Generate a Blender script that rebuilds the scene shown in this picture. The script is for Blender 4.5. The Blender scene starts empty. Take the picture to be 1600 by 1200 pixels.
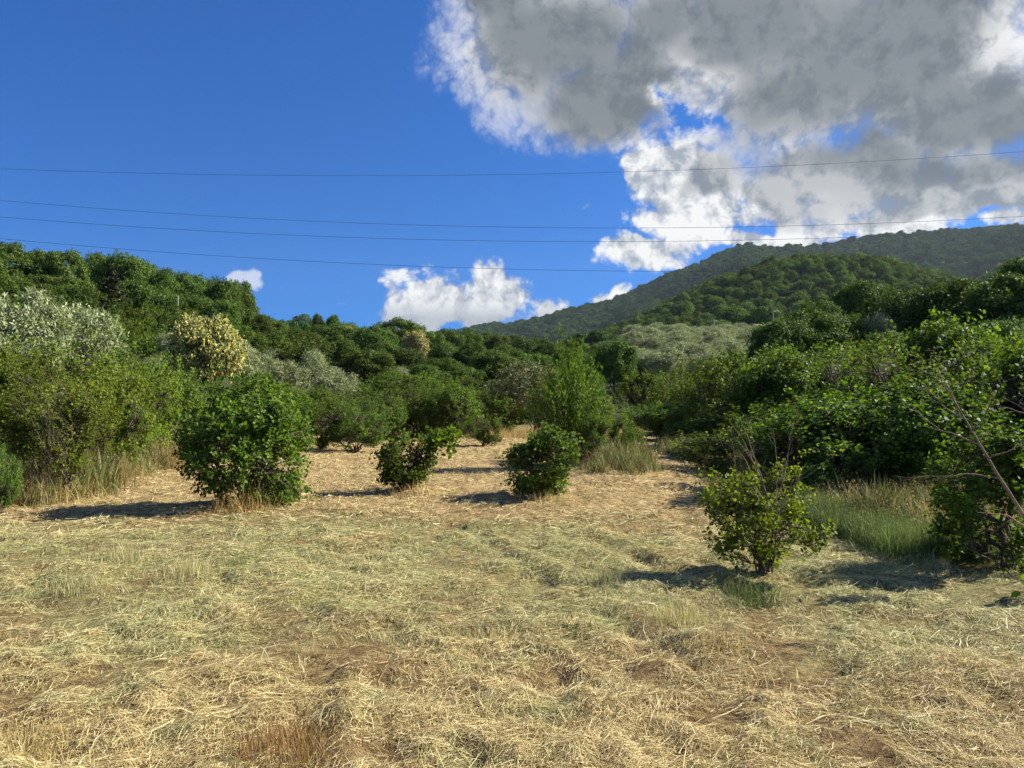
import bpy, math
import numpy as np
from math import radians, sin, cos, tan, atan, pi

rng = np.random.default_rng(7)
SC = bpy.context.scene
COL = SC.collection
F = 1173.0            # focal length in pixels of the 1600 px wide photograph
EYE = 1.7
HZ = 620.0            # image row of the horizon

# ------------------------------------------------------------------ camera
cam = bpy.data.cameras.new('camera')
cam.sensor_width = 36.0
cam.lens = 36.0 * F / 1600.0
cam.clip_start = 0.05
cam.clip_end = 9000
camo = bpy.data.objects.new('camera', cam)
camo.location = (0, 0, EYE)
camo.rotation_euler = (radians(90) + atan(20.0 / F), 0, 0)
COL.objects.link(camo)
SC.camera = camo

# ------------------------------------------------------------------ sun
SUN_AZ = radians(76)      # clockwise from the view direction (+Y) towards +X
SUN_EL = radians(36)
SUNV = np.array([sin(SUN_AZ) * cos(SUN_EL), cos(SUN_AZ) * cos(SUN_EL), sin(SUN_EL)])
sl = bpy.data.lights.new('sun', 'SUN')
sl.energy = 5.0
sl.angle = radians(0.53)
sl.color = (1.0, 0.92, 0.78)
so = bpy.data.objects.new('sun', sl)
so.rotation_euler = (radians(90) - SUN_EL, 0, pi - SUN_AZ)
COL.objects.link(so)

# ------------------------------------------------------------------ exposure
SC.view_settings.view_transform = 'Standard'
SC.view_settings.look = 'None'
SC.view_settings.gamma = 1.0
EXPO = 1.2
SC.view_settings.exposure = EXPO
SC.view_settings.use_curve_mapping = False
SC.render.engine = 'CYCLES'
cy = SC.cycles
cy.max_bounces = 6
cy.diffuse_bounces = 3
cy.glossy_bounces = 2
cy.transmission_bounces = 4
cy.transparent_max_bounces = 4
cy.volume_bounces = 0
cy.caustics_reflective = False
cy.caustics_refractive = False
cy.use_denoising = True
cy.denoiser = 'OPENIMAGEDENOISE'
cy.use_adaptive_sampling = True
cy.adaptive_threshold = 0.02


# ------------------------------------------------------------------ node helper
class NT:
    def __init__(self, tree):
        self.t = tree
        self.n = tree.nodes
        self.l = tree.links

    def node(self, typ, **kw):
        nd = self.n.new(typ)
        for k, v in kw.items():
            setattr(nd, k, v)
        return nd

    def put(self, sock, v):
        if isinstance(v, bpy.types.NodeSocket):
            self.l.new(v, sock)
        elif v is not None:
            sock.default_value = v

    def math(self, op, a, b=None, c=None, clamp=False):
        nd = self.node('ShaderNodeMath', operation=op, use_clamp=clamp)
        self.put(nd.inputs[0], a)
        if b is not None:
            self.put(nd.inputs[1], b)
        if c is not None:
            self.put(nd.inputs[2], c)
        return nd.outputs[0]

    def vec(self, op, a, b=None):
        nd = self.node('ShaderNodeVectorMath', operation=op)
        self.put(nd.inputs[0], a)
        if b is not None:
            self.put(nd.inputs[1], b)
        return nd.outputs['Value'] if op in ('LENGTH', 'DOT_PRODUCT') else nd.outputs[0]

    def mix(self, fac, a, b, blend='MIX'):
        nd = self.node('ShaderNodeMix', data_type='RGBA', blend_type=blend)
        self.put(nd.inputs[0], fac)
        self.put(nd.inputs[6], a)
        self.put(nd.inputs[7], b)
        return nd.outputs[2]

    def noise(self, vec, scale, detail=4, rough=0.55, dist=0.0, out=0):
        nd = self.node('ShaderNodeTexNoise')
        if vec is not None:
            self.put(nd.inputs['Vector'], vec)
        nd.inputs['Scale'].default_value = scale
        nd.inputs['Detail'].default_value = detail
        nd.inputs['Roughness'].default_value = rough
        nd.inputs['Distortion'].default_value = dist
        return nd.outputs[out]

    def maprange(self, v, a, b, c=0.0, d=1.0, smooth=True):
        nd = self.node('ShaderNodeMapRange')
        if smooth:
            nd.interpolation_type = 'SMOOTHSTEP'
        self.put(nd.inputs[0], v)
        for i, x in enumerate((a, b, c, d)):
            nd.inputs[1 + i].default_value = x
        return nd.outputs[0]


def c4(c):
    return (c[0], c[1], c[2], 1.0)


# ------------------------------------------------------------------ world: clear blue sky with cumulus
SKY_STRENGTH = 0.1
world = bpy.data.worlds.new('World')
SC.world = world
world.use_nodes = True
w = NT(world.node_tree)
w.n.clear()
wo = w.node('ShaderNodeOutputWorld')
bg = w.node('ShaderNodeBackground')
bg.inputs[1].default_value = SKY_STRENGTH
w.l.new(bg.outputs[0], wo.inputs[0])
world.cycles.sampling_method = 'MANUAL'
world.cycles.sample_map_resolution = 256
sky = w.node('ShaderNodeTexSky', sky_type='NISHITA')
sky.sun_disc = False
sky.sun_elevation = SUN_EL
sky.sun_rotation = SUN_AZ
sky.altitude = 300
sky.air_density = 1.0
sky.dust_density = 0.3
sky.ozone_density = 2.5
hsv = w.node('ShaderNodeHueSaturation')
hsv.inputs['Saturation'].default_value = 1.22
hsv.inputs['Value'].default_value = 0.92
w.l.new(sky.outputs[0], hsv.inputs['Color'])
skycol = w.mix(1.0, hsv.outputs[0], c4((0.15, 0.455, 0.76)), 'MULTIPLY')

tc = w.node('ShaderNodeTexCoord').outputs['Generated']
w.l.new(w.vec('NORMALIZE', w.vec('ADD', tc, (0, 0, 0.13))), sky.inputs[0])
sep = w.node('ShaderNodeSeparateXYZ')
w.l.new(tc, sep.inputs[0])
az = w.math('ARCTAN2', sep.outputs[0], sep.outputs[1])
el = w.math('ARCSINE', sep.outputs[2])
comb = w.node('ShaderNodeCombineXYZ')
w.l.new(az, comb.inputs[0])
w.l.new(el, comb.inputs[1])
ae = comb.outputs[0]
# gentle warp of the sky coordinates so that cloud outlines are never elliptical
wn = w.noise(tc, 7.0, 3, 0.6, out=1)
wv = w.vec('SUBTRACT', wn, (0.5, 0.5, 0.5))
wsc = w.node('ShaderNodeVectorMath', operation='SCALE')
w.l.new(wv, wsc.inputs[0])
wsc.inputs['Scale'].default_value = 0.10
aew = w.vec('ADD', ae, wsc.outputs[0])
flat = w.vec('MULTIPLY', aew, (1, 1, 0))


def sky_blob(px, py, rx, ry):
    a = atan((px - 800) / F)
    e = atan((HZ - py) / F * cos(a))
    ra = max(rx / F * cos(a) ** 2, 0.004)
    re = max(ry / F * cos(a) * cos(e) ** 2, 0.004)
    v = w.vec('SUBTRACT', flat, (a, e, 0))
    v = w.vec('MULTIPLY', v, (1 / ra, 1 / re, 0))
    return w.math('SUBTRACT', 1.0, w.vec('LENGTH', v))


def smax(vals, k=0.25):
    o = vals[0]
    for v in vals[1:]:
        o = w.math('SMOOTH_MAX', o, v, k)
    return o


dark_blobs = [(870, 55, 180, 120), (930, 150, 130, 110), (780, 0, 100, 70), (1360, 90, 380, 190), (1180, 30, 220, 150),
              (1530, 170, 230, 120), (1100, -150, 520, 170), (1600, -150, 520, 220), (1950, 120, 380, 300), (2400, -100, 700, 450)]
mid_blobs = [(1200, 130, 150, 130), (1330, 275, 220, 85), (1500, 295, 240, 90), (1700, 320, 200, 80), (985, 110, 120, 130), (1040, 20, 110, 90), (1110, 290, 80, 60)]
white_blobs = [(1045, 275, 84, 66), (1100, 340, 125, 60), (1005, 402, 80, 28), (1180, 378, 130, 26), (1430, 352, 130, 30), (1560, 345, 90, 40),
               (665, 462, 70, 48), (785, 456, 70, 44), (735, 488, 150, 26), (866, 472, 44, 30), (938, 457, 32, 16)]
wisp_blobs = [(375, 426, 58, 28), (545, 476, 34, 16), (905, 325, 48, 22), (790, 150, 44, 60), (690, 8, 36, 24)]
fd = w.math('ADD', smax([sky_blob(*b) for b in dark_blobs], 0.3), 0.30)
fm = w.math('ADD', smax([sky_blob(*b) for b in mid_blobs], 0.2), 0.22)
fw = w.math('ADD', smax([sky_blob(*b) for b in white_blobs], 0.2), 0.06)
fx = w.math('SUBTRACT', smax([sky_blob(*b) for b in wisp_blobs], 0.1), 0.55)
# scattered clouds go on unseen behind the camera, more added for neutral fill
behind = w.maprange(sep.outputs[1], 0.25, -0.3)
gn = w.noise(tc, 2.2, 4, 0.5)
fg = w.math('MULTIPLY_ADD', gn, 5.0, -2.5)
fg = w.math('SUBTRACT', fg, w.math('MULTIPLY', w.math('SUBTRACT', 1.0, behind), 4.0))
# ragged blue gap between the two big clouds
gap = smax([sky_blob(1056, 158, 60, 84), sky_blob(1092, 190, 46, 32)], 0.1)
gap = w.math('MULTIPLY', w.math('MAXIMUM', gap, 0.0), w.maprange(w.noise(tc, 13.0, 6, 0.62), 0.38, 0.66, 0.0, 1.7))
cov = w.math('SMOOTH_MAX', w.math('SMOOTH_MAX', fd, fw, 0.12), fm, 0.12)
cov = w.math('SUBTRACT', w.math('MAXIMUM', cov, w.math('MAXIMUM', fx, fg)), gap)


def billow(v):
    nd = w.node('ShaderNodeTexVoronoi')
    nd.feature = 'F1'
    nd.inputs['Scale'].default_value = 17.0
    nd.inputs['Detail'].default_value = 3.0
    nd.inputs['Roughness'].default_value = 0.6
    nd.inputs['Lacunarity'].default_value = 2.3
    w.put(nd.inputs['Vector'], v)
    return w.math('MULTIPLY_ADD', nd.outputs['Distance'], -1.0, 0.9)


tw = w.node('ShaderNodeVectorMath', operation='SCALE')
w.l.new(wv, tw.inputs[0])
tw.inputs['Scale'].default_value = 0.05
tcw = w.vec('ADD', tc, tw.outputs[0])
tco = w.vec('ADD', tcw, (0.011, 0.0, 0.017))
n0 = w.noise(tc, 8.0, 8, 0.60, 0.1)
n1 = w.noise(w.vec('ADD', tc, (0.03, 0.0, 0.05)), 8.0, 3, 0.55, 0.1)
b0 = billow(tcw)
b1 = billow(tco)
big0 = w.noise(tc, 4.5, 3, 0.5)
nn = w.math('ADD', w.math('MULTIPLY', w.math('SUBTRACT', n0, 0.5), 1.9), w.math('MULTIPLY', w.math('SUBTRACT', b0, 0.45), 0.62))
nn = w.math('ADD', nn, 0.33)
dkm = w.maprange(w.math('SUBTRACT', w.math('MAXIMUM', fd, fm), fw), 0.05, 0.45)
dkm = w.math('MULTIPLY', dkm, w.math('SUBTRACT', 1.0, w.math('MULTIPLY', gap, 4.0, clamp=True)))
raw = w.math('MULTIPLY_ADD', nn, w.math('MULTIPLY_ADD', dkm, -0.35, 1.0), cov)
soft = w.maprange(w.math('SUBTRACT', fd, fw), -0.2, 0.3, 0.36, 0.75)
anode = w.node('ShaderNodeMapRange')
anode.interpolation_type = 'SMOOTHSTEP'
w.put(anode.inputs[0], raw)
anode.inputs[1].default_value = 0.0
w.put(anode.inputs[2], soft)
alpha = w.math('MULTIPLY', anode.outputs[0], w.maprange(w.math('SUBTRACT', fx, w.math('MAXIMUM', fd, fw)), 0.0, 0.15, 1.0, 0.6))
# shading: thick parts of the overhead cloud are grey below, edges and cumulus heads are white
lit = w.math('ADD', w.math('MULTIPLY', w.math('SUBTRACT', n0, n1), 1.5), w.math('MULTIPLY', w.math('SUBTRACT', b0, b1), 1.7))
lit = w.math('ADD', lit, 0.70, clamp=True)
base = w.math('MULTIPLY', w.maprange(el, 0.135, 0.10), 0.75)
lit = w.math('MULTIPLY', lit, w.math('SUBTRACT', 1.0, base))
thick = w.maprange(w.math('MULTIPLY_ADD', w.math('SUBTRACT', big0, 0.5), 2.6, cov), 0.0, 0.8)
edge = w.maprange(w.math('MULTIPLY_ADD', w.math('ADD', n1, big0), 1.0, cov), 0.95, 2.0)
dk = w.maprange(w.math('SUBTRACT', fd, w.math('MULTIPLY', w.math('MAXIMUM', fw, 0.0), 1.4)), -0.1, 0.45)
md = w.math('MULTIPLY', w.maprange(w.math('SUBTRACT', fm, w.math('MAXIMUM', fw, 0.0)), -0.1, 0.35), 0.62)
darkness = w.math('MULTIPLY', w.math('MULTIPLY', w.math('MAXIMUM', dk, md), edge), w.math('MULTIPLY_ADD', thick, 0.6, 0.4))
darkness = w.math('MULTIPLY', darkness, w.math('SUBTRACT', 1.0, w.math('MULTIPLY', w.maprange(w.math('MULTIPLY_ADD', nn, 0.5, sky_blob(1610, 60, 130, 110)), 0.0, 1.0), 0.95)))
white = w.mix(lit, c4((0.36, 0.41, 0.49)), c4((0.94, 0.94, 0.93)))
grey = w.mix(lit, c4((0.165, 0.19, 0.215)), c4((0.235, 0.26, 0.285)))
ccol = w.mix(darkness, white, grey)
ccol = w.mix(1.0, ccol, c4((1 / SKY_STRENGTH / 2 ** EXPO,) * 3), 'MULTIPLY')
final = w.mix(alpha, skycol, ccol)
w.l.new(final, bg.inputs[0])
# ------------------------------------------------------------------ mesh helpers
def make_mesh(name, verts, faces, mats, smooth=False, fmat=None):
    """verts (N,3); faces: list of integer arrays (M,k)"""
    me = bpy.data.meshes.new(name)
    verts = np.asarray(verts, np.float32)
    me.vertices.add(len(verts))
    me.vertices.foreach_set('co', verts.ravel())
    loops = np.concatenate([f.ravel() for f in faces]).astype(np.int32)
    sizes = np.concatenate([np.full(len(f), f.shape[1]) for f in faces])
    starts = np.concatenate([[0], np.cumsum(sizes)[:-1]]).astype(np.int32)
    me.loops.add(len(loops))
    me.loops.foreach_set('vertex_index', loops)
    me.polygons.add(len(sizes))
    me.polygons.foreach_set('loop_start', starts)
    if smooth:
        me.polygons.foreach_set('use_smooth', np.ones(len(sizes), bool))
    for m in (mats if isinstance(mats, (list, tuple)) else [mats]):
        me.materials.append(m)
    if fmat is not None:
        me.polygons.foreach_set('material_index', np.asarray(fmat, np.int32))
    me.update(calc_edges=True)
    me.validate()
    return me


class MB:
    def __init__(self):
        self.v, self.f, self.n = [], [], 0

    def add(self, verts, faces):
        verts = np.asarray(verts, float).reshape(-1, 3)
        self.v.append(verts)
        for f in (faces if isinstance(faces, list) else [faces]):
            self.f.append(np.asarray(f, int) + self.n)
        self.n += len(verts)

    def mesh(self, name, mat, smooth=False):
        return make_mesh(name, np.concatenate(self.v), self.f, mat, smooth)


def nrmz(v):
    v = np.asarray(v, float)
    return v / np.maximum(np.linalg.norm(v, axis=-1, keepdims=True), 1e-9)


def tubes(P, R, m=5):
    """P (N,K,3) poly-lines, R (N,K) radii -> verts, quads"""
    P = np.asarray(P, float)
    R = np.asarray(R, float)
    N, K, _ = P.shape
    T = nrmz(np.gradient(P, axis=1))
    ref = np.zeros((N, 1, 3))
    ax = np.argmin(np.abs(T.mean(1)), axis=1)
    ref[np.arange(N), 0, ax] = 1
    A = nrmz(np.cross(T, np.broadcast_to(ref, T.shape)))
    B = np.cross(T, A)
    th = np.arange(m) * 2 * pi / m
    V = P[:, :, None, :] + R[:, :, None, None] * (np.cos(th)[None, None, :, None] * A[:, :, None, :] + np.sin(th)[None, None, :, None] * B[:, :, None, :])
    idx = np.arange(N * K * m).reshape(N, K, m)
    a = idx[:, :-1, :]
    b = np.roll(a, -1, axis=2)
    d = idx[:, 1:, :]
    c = np.roll(d, -1, axis=2)
    Q = np.stack([a, b, c, d], -1).reshape(-1, 4)
    return V.reshape(-1, 3), Q


def ribbons(P, Wd, S):
    """P (N,K,3), Wd (N,K), S (N,3) side vector -> flat tapering blades"""
    N, K, _ = P.shape
    L = P - S[:, None, :] * Wd[..., None] / 2
    R = P + S[:, None, :] * Wd[..., None] / 2
    V = np.stack([L, R], 2)
    idx = np.arange(N * K * 2).reshape(N, K, 2)
    Q = np.stack([idx[:, :-1, 0], idx[:, :-1, 1], idx[:, 1:, 1], idx[:, 1:, 0]], -1).reshape(-1, 4)
    return V.reshape(-1, 3), Q


HEXA = np.array([(0, 0, 0), (-.44, .26, .10), (-.46, .62, .12), (0, 1, -.10), (.46, .62, .12), (.44, .26, .10)])
HEXF = np.array([(0, 1, 2, 3), (0, 3, 4, 5)])
DIAM = np.array([(0, 0, 0), (-.5, .45, .12), (0, 1, -.05), (.5, .45, .12)])
DIAF = np.array([(0, 3, 2, 1)])


def leaves(mb, pos, axis, nrm, L, W, shape='diam'):
    T, Fc = (HEXA, HEXF) if shape == 'hexa' else (DIAM, DIAF)
    a = nrmz(axis)
    s = nrmz(np.cross(a, nrm))
    n = np.cross(s, a)
    N = len(pos)
    L = np.broadcast_to(L, (N,))
    W = np.broadcast_to(W, (N,))
    V = (pos[:, None, :] + s[:, None, :] * (T[None, :, 0:1] * W[:, None, None])
         + a[:, None, :] * (T[None, :, 1:2] * L[:, None, None]) + n[:, None, :] * (T[None, :, 2:3] * W[:, None, None]))
    k = len(T)
    fc = (np.arange(N) * k)[:, None, None] + Fc[None]
    mb.add(V.reshape(-1, 3), fc.reshape(-1, Fc.shape[1]))


_tab = np.random.default_rng(3).random((256, 256))


def vnoise(x, y):
    x = np.asarray(x, float)
    y = np.asarray(y, float)
    xi, yi = np.floor(x).astype(int), np.floor(y).astype(int)
    fx, fy = x - xi, y - yi
    fx = fx * fx * (3 - 2 * fx)
    fy = fy * fy * (3 - 2 * fy)
    t = lambda i, j: _tab[i & 255, j & 255]
    return (t(xi, yi) * (1 - fx) + t(xi + 1, yi) * fx) * (1 - fy) + (t(xi, yi + 1) * (1 - fx) + t(xi + 1, yi + 1) * fx) * fy


def fbm(x, y, o=4):
    s, a, tot = 0, 1.0, 0
    for k in range(o):
        s = s + a * vnoise(x * 2 ** k + 17.3 * k, y * 2 ** k + 5.1 * k)
        tot += a
        a *= 0.5
    return s / tot


def sstep(a, b, x):
    t = np.clip((np.asarray(x, float) - a) / (b - a), 0, 1)
    return t * t * (3 - 2 * t)


# ------------------------------------------------------------------ the lie of the land
RIDGE_X = np.array([-3000, -1200, -600, -150, 80, 230, 380, 560, 740, 920, 1080, 1230, 1600, 3200.])
RIDGE_Z = np.array([40, 60, 90, 138, 182, 218, 276, 345, 352, 372, 384, 396, 420, 400.])


def H(x, y):
    x = np.asarray(x, float)
    y = np.asarray(y, float)
    near = np.exp(-((x + 2) / 40) ** 2 - ((y - 12) / 60) ** 2)
    h = 0.10 * (fbm(x * 0.16, y * 0.16, 3) - 0.5) * 2 * near
    # mown hay lies in uneven heaps
    inf = sstep(-13, -11, x) * (1 - sstep(7, 9, x)) * (1 - sstep(30, 40, y))
    h = h + inf * (0.11 * (fbm(x * 1.1, y * 1.5 + 9, 3) - 0.5) + 0.125 * (fbm(x * 4.4 + 3, y * 4.4, 3) - 0.5))
    h = h + 0.35 * np.exp(-((x - 2.3) / 1.3) ** 2 - ((y - 17.5) / 3.0) ** 2)          # low bank under the tall grass
    for (x0, y0, x1, y1) in ((-0.6, 10.2, 1.35, 5.0), (-1.1, 5.4, -0.75, 3.4), (0.7, 10.0, 2.5, 6.2)):      # wheel ruts left by the mower
        dx, dy = x1 - x0, y1 - y0
        ll = math.hypot(dx, dy)
        s_ = ((x - x0) * dx + (y - y0) * dy) / ll
        n_ = ((x - x0) * dy - (y - y0) * dx) / ll + 0.12 * (fbm(x * 0.9, y * 0.9, 2) - 0.5)
        on = sstep(-0.3, 0.4, s_) * (1 - sstep(ll - 0.4, ll + 0.3, s_))
        h = h + on * (0.034 * np.exp(-(n_ / 0.11) ** 2) - 0.03 * np.exp(-((n_ - 0.24) / 0.12) ** 2))
    lx = np.maximum(-x - 13, 0)
    h = h + 10 * (1 - np.exp(-lx * 0.25 / 10)) * sstep(8, 45, y) + 0.05 * np.minimum(lx, 60)
    h = h + 0.045 * np.maximum(y - 36, 0) * (1 - sstep(240, 600, y)) * (1 - 0.5 * sstep(0, 60, x)) + 9 * sstep(240, 600, y)
    rx = np.maximum(x - 6, 0)
    h = h + 7 * (1 - np.exp(-rx * 0.09 / 7)) * sstep(4, 22, y)
    h = h + 0.082 * np.maximum(np.minimum(y, 170) - 72, 0) * sstep(6, 22, x) * (1 - sstep(170, 330, y))
    h = h + 72 * np.exp(-np.abs((x - 195) / 132) ** 2.0 - ((y - 540) / 150) ** 2)
    h = h + 26 * np.exp(-((x - 330) / 110) ** 2 - ((y - 560) / 150) ** 2)
    m = np.interp(x * 1800 / np.maximum(y, 900), RIDGE_X, RIDGE_Z)
    up = np.clip((y - 800) / 1000, 0, 1) ** 1.15
    down = 1 - 0.5 * sstep(1800, 3400, y)
    gul = (fbm(x * 0.0050 + 4.6, y * 0.0024 + 2, 4) - 0.5) * 210 * sstep(800, 1150, y) * (1 - 0.88 * sstep(1350, 1780, y))
    h = h + (m - 5) * up * down + gul
    return h


def axis_lines(segs):
    out = []
    for a, b, st in segs:
        out.append(np.arange(a, b, st))
    return np.unique(np.round(np.concatenate(out), 4))


xs = axis_lines([(-3000, -600, 90), (-600, -120, 24), (-120, -40, 4), (-40, -14, 1.0), (-14, -7, 0.25), (-7, 7, 0.085), (7, 12, 0.25), (12, 50, 1.2), (50, 120, 4), (120, 700, 12), (700, 1700, 30), (1700, 3400, 100)])
ys = axis_lines([(-600, -20, 40), (-20, -2, 1.0), (-2, 2, .25), (2, 14, 0.085), (14, 30, 0.2), (30, 60, .8), (60, 180, 3), (180, 800, 13), (800, 2000, 28), (2000, 2700, 100)])
GX, GY = np.meshgrid(xs, ys)
GZ = H(GX, GY)
nx, ny = len(xs), len(ys)
gi = np.arange(nx * ny).reshape(ny, nx)
gq = np.stack([gi[:-1, :-1], gi[:-1, 1:], gi[1:, 1:], gi[1:, :-1]], -1).reshape(-1, 4)


# ------------------------------------------------------------------ materials
def new_mat(name):
    m = bpy.data.materials.new(name)
    m.use_nodes = True
    t = NT(m.node_tree)
    t.n.clear()
    out = t.node('ShaderNodeOutputMaterial')
    return m, t, out


def ramp(t, fac, stops):
    nd = t.node('ShaderNodeValToRGB')
    cr = nd.color_ramp
    while len(cr.elements) < len(stops):
        cr.elements.new(0.5)
    for e, (p, c) in zip(cr.elements, stops):
        e.position = p
        e.color = c4(c)
    t.put(nd.inputs[0], fac)
    return nd.outputs[0]


def leaf_mat(name, dark, mid, light, trans=0.35, tcol=None, gloss=0.35, rough=0.5, objvar=0.35, underside=None):
    m, t, out = new_mat(name)
    geo = t.node('ShaderNodeNewGeometry')
    oi = t.node('ShaderNodeObjectInfo')
    r = geo.outputs['Random Per Island']
    col = ramp(t, r, [(0.0, dark), (0.55, mid), (1.0, light)])
    pn = t.noise(geo.outputs['Position'], 0.9, 2, 0.5)
    hv = t.node('ShaderNodeHueSaturation')
    t.put(hv.inputs['Color'], col)
    t.put(hv.inputs['Hue'], t.math('MULTIPLY_ADD', oi.outputs['Random'], 0.026, 0.489))
    v = t.math('MULTIPLY_ADD', oi.outputs['Random'], objvar, 1 - objvar / 2)
    v = t.math('MULTIPLY', v, t.maprange(pn, 0.3, 0.7, 0.8, 1.2))
    t.put(hv.inputs['Value'], v)
    colr = hv.outputs[0]
    if underside:
        colr = t.mix(geo.outputs['Backfacing'], colr, c4(underside))
    p = t.node('ShaderNodeBsdfPrincipled')
    t.put(p.inputs['Base Color'], colr)
    p.inputs['Roughness'].default_value = rough
    p.inputs['Specular IOR Level'].default_value = gloss
    tr = t.node('ShaderNodeBsdfTranslucent')
    if tcol is None:
        tcol = (1.5, 1.25, 0.5)
    t.put(tr.inputs['Color'], t.mix(1.0, colr, c4(tcol), 'MULTIPLY'))
    mx = t.node('ShaderNodeMixShader')
    mx.inputs[0].default_value = trans
    t.l.new(p.outputs[0], mx.inputs[1])
    t.l.new(tr.outputs[0], mx.inputs[2])
    t.l.new(mx.outputs[0], out.inputs[0])
    return m


def bark_mat(name, a, b, scale=14):
    m, t, out = new_mat(name)
    tcn = t.node('ShaderNodeTexCoord')
    mp = t.node('ShaderNodeMapping')
    mp.inputs['Scale'].default_value = (1, 1, 0.25)
    t.l.new(tcn.outputs['Object'], mp.inputs[0])
    n = t.noise(mp.outputs[0], scale, 5, 0.65)
    p = t.node('ShaderNodeBsdfPrincipled')
    t.put(p.inputs['Base Color'], ramp(t, n, [(0.3, a), (0.7, b)]))
    p.inputs['Roughness'].default_value = 0.9
    p.inputs['Specular IOR Level'].default_value = 0.1
    bp = t.node('ShaderNodeBump')
    bp.inputs['Strength'].default_value = 0.6
    bp.inputs['Distance'].default_value = 0.02
    t.l.new(n, bp.inputs['Height'])
    t.l.new(bp.outputs[0], p.inputs['Normal'])
    t.l.new(p.outputs[0], out.inputs[0])
    return m


def plain_mat(name, col, rough=0.7, metal=0.0, vary=0.2, scale=6):
    m, t, out = new_mat(name)
    tcn = t.node('ShaderNodeTexCoord')
    n = t.noise(tcn.outputs['Object'], scale, 4, 0.6)
    p = t.node('ShaderNodeBsdfPrincipled')
    t.put(p.inputs['Base Color'], t.mix(n, c4([c * (1 - vary) for c in col]), c4([min(1, c * (1 + vary)) for c in col])))
    p.inputs['Roughness'].default_value = rough
    p.inputs['Metallic'].default_value = metal
    t.l.new(p.outputs[0], out.inputs[0])
    return m


def zone_factors(t, pos):
    """large natural zones of the field: greener hay in a middle belt, reddish dry litter towards the far end"""
    sp = t.node('ShaderNodeSeparateXYZ')
    t.l.new(pos, sp.inputs[0])
    big = t.noise(pos, 0.45, 3, 0.55)
    yy = t.math('MULTIPLY_ADD', t.math('SUBTRACT', big, 0.5), 9.0, sp.outputs[1])
    yy = t.math('MULTIPLY_ADD', t.math('SUBTRACT', t.noise(pos, 2.2, 4, 0.65), 0.5), 4.0, yy)
    green = t.math('MULTIPLY', t.maprange(yy, 4.2, 6.8), t.maprange(yy, 11.0, 8.8))
    far = t.maprange(yy, 9.2, 12.5)
    return sp, green, far


def hay_mat():
    m, t, out = new_mat('mown_hay')
    geo = t.node('ShaderNodeNewGeometry')
    pos = geo.outputs['Position']
    r = geo.outputs['Random Per Island']
    sp, green, far = zone_factors(t, pos)
    straw = ramp(t, r, [(0.0, (0.15, 0.09, 0.038)), (0.30, (0.44, 0.335, 0.13)), (0.6, (0.66, 0.54, 0.235)), (1.0, (0.82, 0.73, 0.42))])
    grn = ramp(t, r, [(0.0, (0.21, 0.20, 0.07)), (0.5, (0.44, 0.43, 0.175)), (1.0, (0.72, 0.67, 0.36))])
    red = ramp(t, r, [(0.0, (0.26, 0.18, 0.08)), (0.4, (0.51, 0.40, 0.18)), (1.0, (0.76, 0.65, 0.36))])
    patch = t.noise(pos, 1.6, 4, 0.6)
    c = t.mix(t.maprange(patch, 0.40, 0.62), straw, t.mix(0.5, straw, red))
    gfac = t.math('MULTIPLY', green, t.maprange(t.noise(pos, 0.8, 4, 0.6), 0.34, 0.56, 0.12, 0.95))
    c = t.mix(t.math('ADD', gfac, t.maprange(t.noise(pos, 1.9, 3, 0.6), 0.48, 0.68, 0.0, 0.7), clamp=True), c, grn)
    c = t.mix(t.math('MULTIPLY', far, t.maprange(patch, 0.3, 0.7, 0.9, 0.45)), c, red)
    d = t.node('ShaderNodeBsdfPrincipled')
    t.put(d.inputs['Base Color'], c)
    d.inputs['Roughness'].default_value = 0.55
    d.inputs['Specular IOR Level'].default_value = 0.35
    tr = t.node('ShaderNodeBsdfTranslucent')
    t.put(tr.inputs[0], c)
    mx = t.node('ShaderNodeMixShader')
    mx.inputs[0].default_value = 0.25
    t.l.new(d.outputs[0], mx.inputs[1])
    t.l.new(tr.outputs[0], mx.inputs[2])
    t.l.new(mx.outputs[0], out.inputs[0])
    return m


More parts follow.
